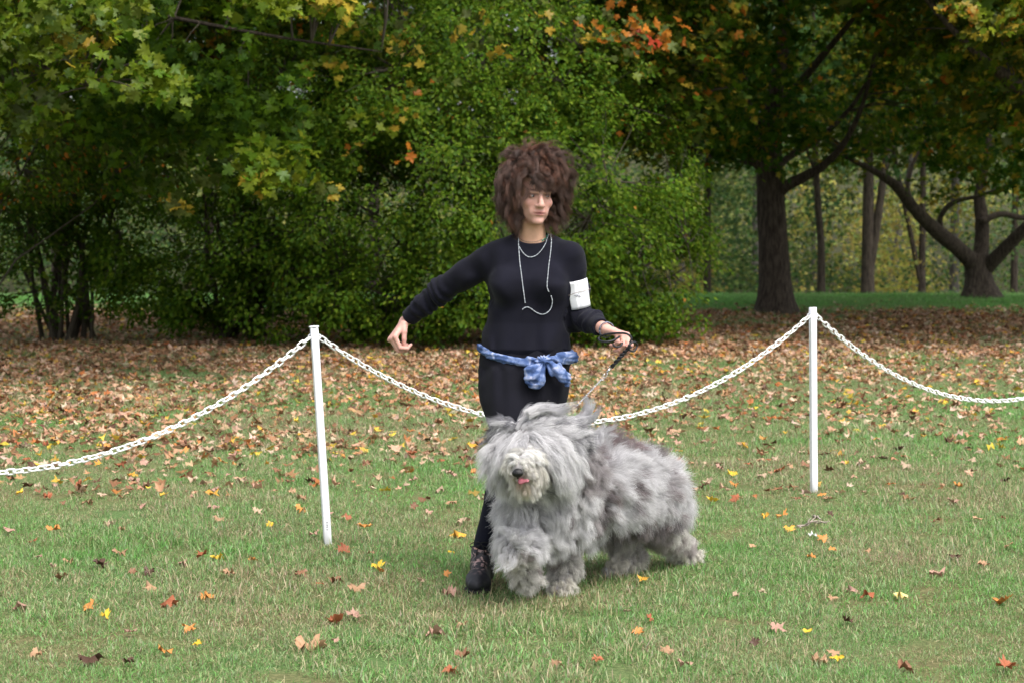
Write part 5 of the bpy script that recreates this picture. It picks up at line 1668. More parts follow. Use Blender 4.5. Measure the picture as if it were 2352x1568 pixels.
#== dog
dog = empty('dog', (0.40, 8.95, 0.0), 'shaggy grey and white old sheepdog trotting on the grass beside the woman', 'dog')
def D(px, py, d): return P(px, py, d)
NOSE = D(1193, 1079, 8.235)
SKULL = D(1228, 1022, 8.47)
NECK = D(1290, 1075, 8.66)
CH = D(1262, 1140, 8.70)
MIDB = D(1375, 1124, 8.98)
HIP = D(1474, 1142, 9.24)
RUMP = D(1506, 1168, 9.33)
MF = norm(NOSE - SKULL)
def build_dog():
    f = Field((-0.14, 8.15, -0.02), (0.90, 9.68, 0.80), 0.009)
    # trunk
    f.cone(CH, MIDB, 0.148, 0.135, 0.05); f.cone(MIDB, HIP, 0.138, 0.124, 0.05); f.cone(HIP, RUMP, 0.122, 0.10, 0.05)
    f.cone(CH + (0, 0, -0.03), D(1225, 1170, 8.60), 0.13, 0.10, 0.05)
    f.cone(CH, NECK, 0.125, 0.10, 0.05); f.cone(NECK, SKULL + (0, 0.03, 0), 0.10, 0.095, 0.05)
    # head
    f.ell(SKULL, (0.088, 0.095, 0.085), 0.03)
    f.cone(SKULL + (0, 0, -0.03), NOSE - MF * 0.02 + (0, 0, 0.0), 0.062, 0.034, 0.03)
    f.cone(SKULL + (0.01, 0, -0.065), NOSE - MF * 0.035 + (0.003, 0, -0.040), 0.045, 0.022, 0.015)
    for sx in (-1, 1):   # ears lie under the coat
        f.cone(SKULL + (sx * 0.08, 0.03, 0.03), SKULL + (sx * 0.11, 0.04, -0.06), 0.03, 0.02, 0.02)
    # planted front leg (the dog's left, at the right in the picture)
    pf = D(1296, 1352, 8.70); pf[2] = 0.035
    f.chain([D(1300, 1190, 8.72), D(1298, 1245, 8.76), D(1296, 1300, 8.73), pf + (0, .02, 0.02)], [.07, .045, .036, .034], 0.03)
    f.cone(pf, pf + (-0.012, -0.055, -0.008), 0.038, 0.030, 0.02)
    # lifted front leg, folded at the wrist
    f.chain([D(1228, 1190, 8.66), D(1205, 1235, 8.58), D(1190, 1262, 8.42), D(1205, 1312, 8.50)], [.07, .048, .036, .034], 0.03)
    f.cone(D(1205, 1312, 8.50), D(1212, 1326, 8.52), .036, .03, 0.02)
    # hind leg under the belly (middle of the picture)
    p = D(1432, 1324, 9.18); p[2] = 0.035
    f.chain([HIP + (-0.05, 0.02, -0.03), D(1408, 1205, 9.12), D(1452, 1272, 9.27), p], [.10, .062, .036, .032], 0.03)
    f.cone(p, p + (-0.05, -0.05, -0.008), 0.034, 0.028, 0.02)
    # hind leg stretched back (right)
    p = D(1580, 1288, 9.48); p[2] = 0.045
    f.chain([RUMP + (0.0, 0, -0.02), D(1520, 1212, 9.27), D(1560, 1246, 9.44), p], [.09, .058, .036, .032], 0.03)
    f.cone(p, p + (-0.03, -0.03, -0.012), 0.034, 0.028, 0.02)
    return f.nets(), f
(DV, DF), _ = build_dog()
MAT_DOGSKIN = mat_basic('dog undercoat', (0.34, 0.32, 0.32), 0.9, 0.3, 25)
link('body', mesh_np('body', DV, DF, smooth=True, mat=MAT_DOGSKIN), dog)
DOG_BVH = bvh_of(DV, DF)

# nose, tongue, eyes
g = Geo()
R = np.stack([norm(np.cross(MF, (0, 0, 1.0))), MF, norm(np.cross(norm(np.cross(MF, (0, 0, 1.0))), MF))], 1)
nz = NOSE + MF * 0.030
g.ball(nz, (0.021, 0.014, 0.015), 14, 10, R)
g.ball(nz + R @ np.array([0, -0.006, 0.006]), (0.017, 0.013, 0.010), 12, 8, R)
g.ball(nz + R @ np.array([0, -0.002, -0.013]), (0.005, 0.008, 0.010), 8, 6, R)
no = link('nose', g.mesh('nose', mat_basic('wet black nose', (0.008, 0.007, 0.008), 0.4, 0.3, 60, 0.3, 300, spec=0.4)), dog)
g = Geo()
for sx in (-1, 1): g.ball(nz + R @ np.array([sx * 0.0085, 0.0095, 0.001]), (0.0042, 0.004, 0.0035), 8, 6, R)
link('nostril', g.mesh('nostril', mat_basic('nostril', (0.003, 0.003, 0.003), 0.9)), no)
g = Geo()
tp = D(1208, 1098, 8.215)
pts = [NOSE - MF * 0.02 + (0.004, 0, -0.03), NOSE + MF * 0.012 + (0.008, 0, -0.037), D(1211, 1103, 8.215)]
f = Field(np.min(pts, 0) - 0.04, np.max(pts, 0) + 0.04, 0.003)
f.chain(pts, [0.009, 0.010, 0.008], 0.006, flat=(norm(np.array([0.0, -0.8, 0.6])), 0.42))
V, F = f.nets()
link('tongue', mesh_np('tongue', V, F, smooth=True, mat=mat_basic('pink tongue', (0.30, 0.09, 0.11), 0.45, 0.15, 60, spec=0.5)), dog)
for sx in (-1, 1):
    g = Geo(); g.ball(SKULL + R @ np.array([sx * 0.034, 0.085, 0.02]), 0.012, 10, 8)
    link('eye', g.mesh('eye', mat_basic('dark eye', (0.02, 0.012, 0.01), 0.1, spec=0.8)), dog)

MAT_FUR = mat_hair('sheepdog coat', gloss=0.08, transl=0.3)
def dog_fur():
    rng = np.random.default_rng(401)
    V, F = DV, DF
    a = V[F[:, 0]]; b = V[F[:, 1]]; c = V[F[:, 2]]; d = V[F[:, 3]]
    cn = np.cross(c - a, d - b); ar = np.linalg.norm(cn, axis=1) / 2
    M = 5200
    w = ar.copy()
    ce0 = (a + b + c + d) / 4
    hd0 = np.linalg.norm(ce0 - SKULL, axis=1) < 0.2
    w[hd0] *= 1.9
    w[(ce0[:, 1] < 8.42) & (ce0[:, 2] > 0.42)] *= 2.2
    sel = rng.choice(len(F), M, p=w / w.sum())
    u = rng.random((M, 1)); v = rng.random((M, 1))
    p = (a[sel] * (1 - u) + b[sel] * u) * (1 - v) + (d[sel] * (1 - u) + c[sel] * u) * v
    nr = norm(cn[sel])
    # outward normals
    ce = p + nr * 0.02
    px, py, dep = cam_px(p)
    # ---- regions
    hd = p - SKULL
    along = hd @ MF                                  # towards the nose
    headd = np.linalg.norm(p - (SKULL + MF * 0.03), axis=1)
    is_head = (headd < 0.17) & (p[:, 1] < 8.64)
    lf = (p - NOSE) @ R
    is_muz = (along > 0.105) & (np.abs(lf[:, 0]) < 0.075) & (lf[:, 2] > -0.105) & (p[:, 1] < 8.46)
    is_head = is_head | is_muz
    beard = is_muz & (nr[:, 2] < 0.0)
    body_ax = norm(HIP - CH)
    t_ax = ((p - CH) @ body_ax) / np.linalg.norm(HIP - CH)
    leg = (p[:, 2] < 0.22) & ~is_head
    paw = (p[:, 2] < 0.075) & ~is_head
    lifted = leg & (p[:, 1] < 8.60) & (p[:, 0] < 0.10)
    chest = ~is_head & ~leg & (t_ax < 0.12)
    trunk = ~is_head & ~leg & ~chest
    keep = ~((np.linalg.norm(p - (NOSE + MF * 0.01), axis=1) < 0.024))
    # ---- lengths
    L = np.full(M, 0.10)
    L[trunk] = rng.uniform(0.07, 0.115, trunk.sum())
    waist = trunk & (t_ax > 0.1) & (t_ax < 0.6) & (nr[:, 2] > -0.3)
    L[waist] *= 1.2
    L[chest] = rng.uniform(0.075, 0.115, chest.sum())
    L[leg] = rng.uniform(0.035, 0.06, leg.sum())
    L[paw] = rng.uniform(0.035, 0.055, paw.sum())
    L[is_head] = rng.uniform(0.095, 0.155, is_head.sum())
    L[is_muz] = rng.uniform(0.055, 0.085, is_muz.sum())
    L[beard] = rng.uniform(0.06, 0.09, beard.sum())
    fore = is_head & ~is_muz & (nr @ MF > 0.25)
    L[fore] = rng.uniform(0.11, 0.165, fore.sum())
    L[is_head & (nr[:, 2] > 0.5)] *= 0.85
    dn = np.linalg.norm(p - NOSE, axis=1)
    L[is_muz] *= np.clip((dn[is_muz] - 0.01) / 0.07, 0.22, 1.0)
    back = trunk & (nr[:, 2] > 0.5)
    L[back] = rng.uniform(0.08, 0.125, back.sum())
    # ---- directions
    part = D(1206, 985, 8.40)                        # the parting above the brow
    wind = norm(np.array([0.85, 0.35, 0.25]))
    dirs = nr + 0.35 * rng.normal(size=(M, 3))
    dirs[trunk] = nr[trunk] * 1.0 + body_ax * 0.45 + np.array([0, 0, -0.15]) + 0.7 * vnoise(p[trunk], 8, 21) + 0.25 * rng.normal(size=(trunk.sum(), 3))
    dirs[back] += np.array([0, 0, 0.25])
    dirs[chest] = nr[chest] * 0.8 + np.array([0.02, 0, -0.75]) + 0.55 * vnoise(p[chest], 9, 22) + 0.2 * rng.normal(size=(chest.sum(), 3))
    dirs[leg] = nr[leg] * 0.8 + np.array([0.05, 0, -0.75]) + 0.45 * vnoise(p[leg], 12, 23) + 0.25 * rng.normal(size=(leg.sum(), 3))
    hh = is_head & ~is_muz
    rad = p[hh] - part
    rad = norm(rad - nr[hh] * (rad * nr[hh]).sum(1)[:, None])
    dirs[hh] = nr[hh] * 0.5 + rad * 1.1 + 0.15 * rng.normal(size=(hh.sum(), 3))
    top = hh & (nr[:, 2] > 0.15)
    dirs[top] = nr[top] * 0.36 + np.array([0.70, 0.22, 0.06]) + 0.12 * rng.normal(size=(top.sum(), 3)) + 0.25 * vnoise(p[top], 9, 27) + np.where(p[top][:, :1] < part[0] - 0.03, 1, 0.0) * np.array([-1.15, 0.25, -0.05])
    mz = is_muz
    rad = p[mz] - (NOSE - MF * 0.01)
    dirs[mz] = nr[mz] * 0.55 - MF * 0.15 + np.array([0, 0, -0.75]) + norm(rad) * 0.3 + 0.15 * rng.normal(size=(mz.sum(), 3))
    upm = mz & (nr[:, 2] > 0.4)
    dirs[upm] = nr[upm] * 0.35 + norm(p[upm] - NOSE) * 0.5 + R[:, 0] * np.sign((p[upm] - NOSE) @ R[:, 0])[:, None] * 0.8 + np.array([0, 0, -0.1]) + 0.1 * rng.normal(size=(upm.sum(), 3))
    fo = fore & (p[:, 2] < SKULL[2] + 0.055)
    dirs[fo] = nr[fo] * 0.45 + MF * 0.15 + np.array([0, 0, -0.5]) + R[:, 0] * (np.sign(lf[fo][:, :1]) * 0.75) + 0.15 * rng.normal(size=(fo.sum(), 3))
    windk = np.zeros((M, 1)); gravk = np.full((M, 1), 0.3)
    leftside = hh & (p[:, 0] < part[0] - 0.03)
    windk[hh] = 0.55; windk[leftside] = 0.05
    windk[top] = 0.5; windk[top & (p[:, 0] < part[0] - 0.02)] = 0.25
    gravk[hh] = 0.25; gravk[top] = 0.22; gravk[leftside] = 0.42
    windk[fo] = 0.02; gravk[fo] = 0.5
    windk[trunk] = 0.12; windk[back] = 0.25; gravk[trunk] = 0.5; gravk[back] = 0.08
    gravk[chest] = 0.45; gravk[leg] = 0.35; gravk[mz] = 0.5; windk[mz] = 0.05
    nzk = np.full((M, 1), 0.35); nzk[trunk] = 0.6; nzk[chest] = 0.6; nzk[leg] = 0.6; nzk[hh] = 0.32; nzk[mz] = 0.18
    rnd = rng.normal(size=(M, 3)) * 0.10
    def force(q, dd, t):
        f = windk * wind * (0.5 + 0.5 * t) + np.array([0, 0, -1.0]) * gravk * (0.3 + 1.2 * t) + vnoise(q, 17, 31) * nzk + rnd
        fl = np.clip(0.012 - q[:, 2], 0, 1)[:, None]
        f = f + np.array([0, 0, 1.0]) * fl * 60
        # long head hair stays off the face
        loc = (q - NOSE) @ R
        cl = hh & ~fo & (loc[:, 1] > -0.15) & (loc[:, 2] < 0.09) & (np.abs(loc[:, 0]) < 0.085)
        f = f + R[:, 0] * np.sign(loc[:, :1]) * (cl * 1.6)[:, None] - MF * (cl * 1.2)[:, None]
        return f
    kp = keep
    # ---- colours
    W_ = np.array([0.74, 0.725, 0.73]); LG = np.array([0.50, 0.49, 0.505]); G_ = np.array([0.21, 0.205, 0.225]); MV = np.array([0.17, 0.125, 0.128]); CR = np.array([0.72, 0.70, 0.66]); TAN = np.array([0.36, 0.22, 0.12]); DK = np.array([0.09, 0.085, 0.10])
    col = np.tile(W_, (M, 1))
    n1 = noise3(p, 13, 61); n2 = noise3(p, 27, 62); rn = rng.random(M)
    def setc(m, c, amt=1.0):
        amt = np.broadcast_to(amt, (M,))
        col[m] = col[m] * (1 - amt[m][:, None]) + c * amt[m][:, None]
    sm = lambda x, lo, hi: np.clip((x - lo) / (hi - lo), 0, 1) ** 2 * (3 - 2 * np.clip((x - lo) / (hi - lo), 0, 1))
    patch = sm(n1 + 0.35 * n2, -0.12, 0.25)
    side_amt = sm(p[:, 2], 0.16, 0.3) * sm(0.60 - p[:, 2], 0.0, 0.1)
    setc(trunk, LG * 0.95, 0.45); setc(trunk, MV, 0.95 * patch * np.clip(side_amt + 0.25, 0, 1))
    setc(trunk & (n1 + n2 * 0.5 > 0.55), DK + 0.03, 0.6)
    setc(trunk & (t_ax < 0.45) & (rn < 0.25), LG, 0.7)
    setc(chest, LG, 0.25 + 0.35 * (rn < 0.5)); setc(chest, W_ * 0.95, 0.5 * (rn > 0.6))
    setc(chest & (p[:, 0] > 0.22) & (n1 > 0.0), MV, 0.6)
    setc(hh, LG, 0.65); setc(hh & (rn < 0.42), G_, 0.85); setc(hh & (rn > 0.74), W_, 0.9)
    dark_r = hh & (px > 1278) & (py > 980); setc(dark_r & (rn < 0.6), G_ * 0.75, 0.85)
    setc(leftside & (rn < 0.65), G_, 0.85)
    setc(mz, CR, 1.0); setc(mz & (rn < 0.3), W_, 0.8)
    near_mouth = np.exp(-(((p - (NOSE + (0.005, 0, -0.05))) / 0.032) ** 2).sum(1))
    setc(mz & (nr[:, 2] < 0.35), TAN, np.clip(0.9 * near_mouth + 0.1, 0, 0.85))
    setc(fore & (py > 975), W_ * 0.95, 0.8); setc(fore & (rn < 0.25), LG, 0.8)
    setc(leg, np.array([0.60, 0.57, 0.53]), 0.8); setc(leg & (n1 > 0.15) & ~paw, MV * 1.3, 0.55)
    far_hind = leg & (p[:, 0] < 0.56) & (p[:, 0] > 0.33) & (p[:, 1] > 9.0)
    setc(far_hind, np.array([0.30, 0.27, 0.27]), 0.55)  # shadow on the leg under the belly, put into its fur colour
    setc(paw, np.array([0.60, 0.57, 0.50]), 0.8)
    col = np.clip(col * 1.03 * rng.uniform(0.82, 1.15, (M, 1)), 0, 0.86)
    # ---- strands
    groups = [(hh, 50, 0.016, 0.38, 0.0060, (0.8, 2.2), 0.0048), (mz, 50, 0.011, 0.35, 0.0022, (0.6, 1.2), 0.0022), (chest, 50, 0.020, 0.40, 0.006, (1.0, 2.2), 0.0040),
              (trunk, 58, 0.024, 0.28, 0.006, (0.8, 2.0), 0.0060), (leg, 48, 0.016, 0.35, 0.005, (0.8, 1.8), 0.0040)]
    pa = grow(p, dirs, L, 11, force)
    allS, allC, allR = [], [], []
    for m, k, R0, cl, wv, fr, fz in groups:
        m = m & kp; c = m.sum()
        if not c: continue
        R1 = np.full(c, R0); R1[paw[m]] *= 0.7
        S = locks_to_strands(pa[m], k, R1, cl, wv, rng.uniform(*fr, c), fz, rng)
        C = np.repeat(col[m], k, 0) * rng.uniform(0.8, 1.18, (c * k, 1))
        t = np.linspace(0, 1, 11)[None, :, None]
        tip_tone = 0.82 + 0.25 * t                          # strands darker at the root, paler at the tip
        C = np.clip(C[:, None] * tip_tone, 0, 0.9)
        allS.append(S); allC.append(C); allR.append(rng.uniform(0.00038, 0.00068, c * k))
    # a few long wind-blown tufts: crown, nape and back
    tr = []; td = []; tl = []; tc = []
    for (x, y, d0, dv, ln, n, cc) in [(1215, 945, 8.42, (0.95, 0.2, 0.42), 0.20, 6, W_ * 0.85), (1225, 940, 8.44, (0.95, 0.2, 0.5), 0.20, 8, LG), (1320, 960, 8.62, (1.0, 0.2, 0.28), 0.13, 12, LG),
                                      (1395, 1020, 8.95, (0.35, 0.2, 1.0), 0.12, 12, MV * 1.3), (1435, 1030, 9.05, (0.5, 0.2, 0.9), 0.11, 10, MV * 1.4), (1370, 1010, 8.85, (0.1, 0.2, 1.0), 0.10, 10, LG)]:
        for _ in range(n):
            tr.append(D(x + rng.uniform(-14, 14), y + rng.uniform(0, 14), d0 + rng.uniform(-.02, .02))); td.append(np.array(dv) + 0.14 * rng.normal(size=3)); tl.append(ln * rng.uniform(0.7, 1.05)); tc.append(cc * rng.uniform(0.85, 1.1))
    tr, td, tl, tc = map(np.array, (tr, td, tl, tc))
    pt = grow(tr, td, tl, 11, lambda q, dd, t: vnoise(q, 17, 35) * 0.75 + np.array([0.12, 0, 0.0]))
    S = locks_to_strands(pt, 34, 0.012, 0.35, 0.004, rng.uniform(0.8, 1.6, len(tr)), 0.002, rng)
    allS.append(S); allC.append(np.repeat(np.repeat(tc, 34, 0)[:, None], 11, 1)); allR.append(rng.uniform(0.0004, 0.0007, len(S)))
    return hair_object('fur', dog, np.concatenate(allS), np.concatenate(allR), np.concatenate(allC), MAT_FUR)
dog_fur()
#== fence posts and plastic chain
MAT_WHITE = mat_basic('white plastic', (0.80, 0.80, 0.84), 0.4, 0.04, 12, 0.05, 80, 0.4)
MAT_CHAIN = mat_basic('white plastic chain', (0.80, 0.80, 0.78), 0.45, 0.05, 25, 0.1, 90, 0.4)
POSTS = []
def fence_post(x, y, h, lean, label, cap):
    g0 = float(ground_z(x, y))
    root = empty('fence_post', (x, y, g0), label, 'post', 'white chain fence posts')
    top = np.array([x + lean[0], y + lean[1], g0 + h]); bot = np.array([x, y, g0 - 0.06])
    ax = norm(top - bot)
    u = norm(np.cross(ax, (0, 1.0, 0))); v = np.cross(ax, u)
    a0 = math.radians(15)
    U = math.cos(a0) * u + math.sin(a0) * v; Vv = -math.sin(a0) * u + math.cos(a0) * v
    prof = [(-.016, -.0145), (-.0145, -.016), (-.004, -.016), (-.003, -.0135), (.003, -.0135), (.004, -.016), (.0145, -.016), (.016, -.0145), (.016, -.003), (.0135, -.002), (.0135, .002), (.016, .003), (.016, .0145), (.0145, .016), (-.0145, .016), (-.016, .0145), (-.016, .003), (-.0135, .002), (-.0135, -.002), (-.016, -.003)]
    g = Geo(); n = len(prof); rows = 9
    V = [bot + (top - bot) * k / (rows - 1) + U * px_ + Vv * py_ for k in range(rows) for px_, py_ in prof]
    F = [(k * n + i, k * n + (i + 1) % n, (k + 1) * n + (i + 1) % n, (k + 1) * n + i) for k in range(rows - 1) for i in range(n)]
    F += [tuple(range(n - 1, -1, -1)), tuple((rows - 1) * n + i for i in range(n))]
    g.add(V, F)
    link('shaft', g.mesh('shaft', MAT_WHITE, smooth=False), root)
    if cap:
        g = Geo(); g.tube([top - ax * 0.001, top + ax * 0.0005, top + ax * 0.004, top + ax * 0.0055], [0.0205, 0.0225, 0.0225, 0.020], 24)
        link('cap', g.mesh('cap', MAT_WHITE, smooth=False), root)
        g = Geo()
        f = norm(np.array([0, -1.0, 0]) - ax * np.dot(ax, (0, -1.0, 0)))
        # short column of small dark characters low on the shaft
        base = bot + ax * 0.135
        nrm = -Vv if Vv[1] > 0 else Vv
        for r in range(4):
            c = base + ax * (0.010 * r) + nrm * 0.0163
            for (a, b, w_, h_) in ((-.003, 0, .0006, .0028), (.003, 0, .0006, .0028), (0, .0024 if r % 2 else -.0024, .0028, .0005), (0, 0, .0026, .0004)):
                g.box(c + U * a + ax * b, (w_, h_, 0.0004), np.stack([U, ax, nrm], 1))
        link('printed_mark', g.mesh('printed_mark', mat_basic('grey print', (0.18, 0.18, 0.2), 0.7), smooth=False), root)
    # small loops the chain hooks on
    for s in (-1, 1):
        g = Geo(); c = top - ax * 0.042 + np.array([s * 0.019, 0, 0]); a = np.linspace(0, 6.283, 14)
        g.tube(c + np.stack([0.008 * np.cos(a), 0 * a, 0.010 * np.sin(a)], -1), 0.003, 6)
        link('hook', g.mesh('hook', MAT_WHITE), root)
    POSTS.append(top - ax * 0.046)
    return root
b1 = PG(755, 1247); b2 = PG(1870, 1130)
step = b2 - b1
b0 = b1 - step; b3 = b2 + step
fence_post(b1[0], b1[1], 0.972, (-0.060, -0.005), 'white plastic post with round cap, leaning slightly, left of the woman', True)
fence_post(b2[0], b2[1], 0.972, (-0.015, 0.0), 'white plastic post without a cap, upright, right of the dog', False)
LEFTTOP = np.array([b0[0], b0[1], 0.91]); RIGHTTOP = np.array([b3[0], b3[1], 0.91])
POSTS += [LEFTTOP, RIGHTTOP]        # the next posts stand beyond the frame

def link_mesh(pitch=0.0335, wire=0.0038, halfw=0.0115):
    L = pitch / 2 + wire + 0.0005 
    pts = []
    r = halfw
    s = L - r * 0.75
    for a in np.linspace(-math.pi / 2, math.pi / 2, 7): pts.append((s + r * 0.75 * math.cos(a), r * math.sin(a), 0))
    for a in np.linspace(math.pi / 2, 3 * math.pi / 2, 7): pts.append((-s + r * 0.75 * math.cos(a), r * math.sin(a), 0))
    pts = np.array(pts); n = len(pts); V = []; sd = 8
    for i in range(n):
        t = norm(pts[(i + 1) % n] - pts[i - 1]); o = np.array([t[1], -t[0], 0]); z = np.array([0, 0, 1.0])
        for k in range(sd):
            a = 6.283185 * k / sd
            V.append(pts[i] + wire * (math.cos(a) * o + math.sin(a) * z))
    F = [(i * sd + k, ((i + 1) % n) * sd + k, ((i + 1) % n) * sd + (k + 1) % sd, i * sd + (k + 1) % sd) for i in range(n) for k in range(sd)]
    return mesh_np('link', V, F, smooth=True, mat=MAT_CHAIN)
LINK = link_mesh()

def hang_chain(A, B, zlow, label, seed, t0=0.0, t1=1.0):
    """chain between two hooks, hanging to zlow"""
    rng = np.random.default_rng(seed)
    span = np.linalg.norm((B - A)[:2]); 
    t = np.linspace(0, 1, 1200)
    lo, hi = 0.05, 4.0
    def sag(c): return (math.cosh(c) - 1) / c / 2 * span
    need = (A[2] + B[2]) / 2 - zlow
    for _ in range(50):
        c = (lo + hi) / 2
        if sag(c) > need: hi = c
        else: lo = c
    z = A[2] + (B[2] - A[2]) * t + (np.cosh(c * (2 * t - 1)) - math.cosh(c)) / (2 * c) * span
    C = np.stack([A[0] + (B[0] - A[0]) * t, A[1] + (B[1] - A[1]) * t, z], -1)
    s = np.concatenate([[0], np.cumsum(np.linalg.norm(np.diff(C, axis=0), axis=1))])
    n = int(s[-1] / 0.0335)
    root = empty('plastic_chain', tuple(A), label, 'chain', 'white plastic chains hanging between the posts')
    for i in range(n):
        sm = (i + 0.5) * s[-1] / n
        f = sm / s[-1]
        if f < t0 or f > t1: continue
        p = np.array([np.interp(sm, s, C[:, k]) for k in range(3)])
        q = np.array([np.interp(sm + .005, s, C[:, k]) for k in range(3)]) - np.array([np.interp(sm - .005, s, C[:, k]) for k in range(3)])
        x = Vector(norm(q))
        side = Vector((0, 1, 0)).cross(x).normalized()
        ang = math.radians(28 if i % 2 == 0 else 118) + rng.normal() * 0.14
        y = Matrix.Rotation(ang, 3, x) @ side
        z_ = x.cross(y)
        o = bpy.data.objects.new('link', LINK); COL.objects.link(o)
        o.parent = root
        o.matrix_basis = Matrix.Translation(Vector(p) - root.location) @ Matrix((x, y, z_)).transposed().to_4x4()
hk = np.array([0.03, 0, 0])
PA, PB, P0_, P3_ = POSTS
dirn = norm(step) * 0.028
hang_chain(P0_ + dirn, PA - dirn, 0.425, 'white plastic chain sagging to the left of the capped post', 1, t0=0.30)
hang_chain(PA + dirn, PB - dirn, 0.452, 'white plastic chain sagging behind the woman and dog between both posts', 2)
hang_chain(PB + dirn, P3_ - dirn, 0.405, 'white plastic chain sagging from the uncapped post out to the right edge', 3, t1=0.72)

#== leash
MAT_CORD = mat_basic('black leather cord', (0.014, 0.014, 0.017), 0.45, 0.3, 80, 0.2, 500, 0.4)
MAT_CHROME = mat_basic('polished steel', (0.62, 0.62, 0.65), 0.22, 0.1, 80, metal=1.0)
h = WRR + (W(1446, 772, 8.76) - WRR) * 0.9
leash = empty('leash', (float(h[0]), float(h[1]), float(h[2]) - 0.03), 'black cord leash with steel clip and thin chain, from her hand to the dog', 'leash')
def cordpath(pts):
    pts = [P(*q) for q in pts]; pts = np.array(pts)
    pm = np.vstack([2 * pts[0] - pts[1], pts, 2 * pts[-1] - pts[-2]]); out = []
    for i in range(len(pts) - 1):
        p0, p1, p2, p3 = pm[i:i + 4]
        for f in np.linspace(0, 1, 8, endpoint=False):
            out.append(0.5 * (2 * p1 + (p2 - p0) * f + (2 * p0 - 5 * p1 + 4 * p2 - p3) * f ** 2 + (3 * p1 - p0 - 3 * p2 + p3) * f ** 3))
    return np.array(out + [pts[-1]])
g = Geo()
g.tube(cordpath([(1423, 773, 8.735), (1410, 781, 8.715), (1391, 785, 8.71), (1376, 781, 8.74), (1378, 774, 8.78), (1392, 768, 8.75), (1420, 765, 8.72), (1440, 767, 8.70), (1450, 776, 8.70), (1447, 787, 8.70)]), 0.0042, 8)
g.tube(cordpath([(1447, 787, 8.70), (1459, 786, 8.74), (1463, 795, 8.76), (1456, 806, 8.73), (1445, 803, 8.70), (1444, 793, 8.69), (1451, 787, 8.70)]), 0.0040, 8)
g.tube(cordpath([(1408, 790, 8.72), (1413, 796, 8.70), (1424, 795, 8.70), (1430, 787, 8.71)]), 0.0038, 8)
link('cord_loop', g.mesh('cord_loop', MAT_CORD), leash)
c = cordpath([(1449, 794, 8.70), (1434, 809, 8.715), (1421, 824, 8.72), (1404, 843, 8.73)])
t = np.linspace(0, 1, len(c)); T = norm(c[-1] - c[0]); u = norm(np.cross(T, (0, 1.0, 0))); w = np.cross(T, u)
g = Geo()
for ph in (0, math.pi):
    g.tube(c + 0.0042 * (np.cos(t * 20 + ph)[:, None] * u + np.sin(t * 20 + ph)[:, None] * w), np.interp(t, [0, .5, 1], [.0038, .0052, .0042]), 8)
link('braided_cord', g.mesh('braided_cord', MAT_CORD), leash)
A = P(1403, 843, 8.73); B = P(1386, 866, 8.73); Cc = P(1326, 930, 8.70)
T = norm(B - A); u = norm(np.cross(T, (0, 1.0, 0)))
g = Geo(); a = np.linspace(0, 6.283, 16)
g.tube(A + 0.006 * (np.cos(a)[:, None] * u + np.sin(a)[:, None] * T), 0.0017, 6)
g.tube([A + T * 0.006, A + T * 0.018, A + T * 0.026], [0.0045, 0.005, 0.003], 8)
g.tube([A + T * 0.026, A + T * 0.03 + u * 0.006, A + T * 0.045 + u * 0.007, B + u * 0.0, A + T * 0.045 - u * 0.005, A + T * 0.032 - u * 0.004], 0.0017, 6)
g.tube(B + T * 0.005 + 0.006 * (np.cos(a)[:, None] * u + np.sin(a)[:, None] * T), 0.0014, 6)
link('clip', g.mesh('clip', MAT_CHROME), leash)
g = Geo(); T = norm(Cc - B); Ln = np.linalg.norm(Cc - B); n = int(Ln / 0.0055); u = norm(np.cross(T, (0, 1.0, 0))); v = np.cross(T, u)
for i in range(n):
    s_ = u if i % 2 else v
    cc = B + T * (0.008 + i * 0.0055)
    a = np.linspace(0, 6.283, 8)
    g.tube(cc + 0.0045 * np.cos(a)[:, None] * T + 0.0026 * np.sin(a)[:, None] * s_, 0.0010, 4, cap=False)
o = link('fine_chain', g.mesh('fine_chain', MAT_CHROME), leash); tag(o, kind='stuff')

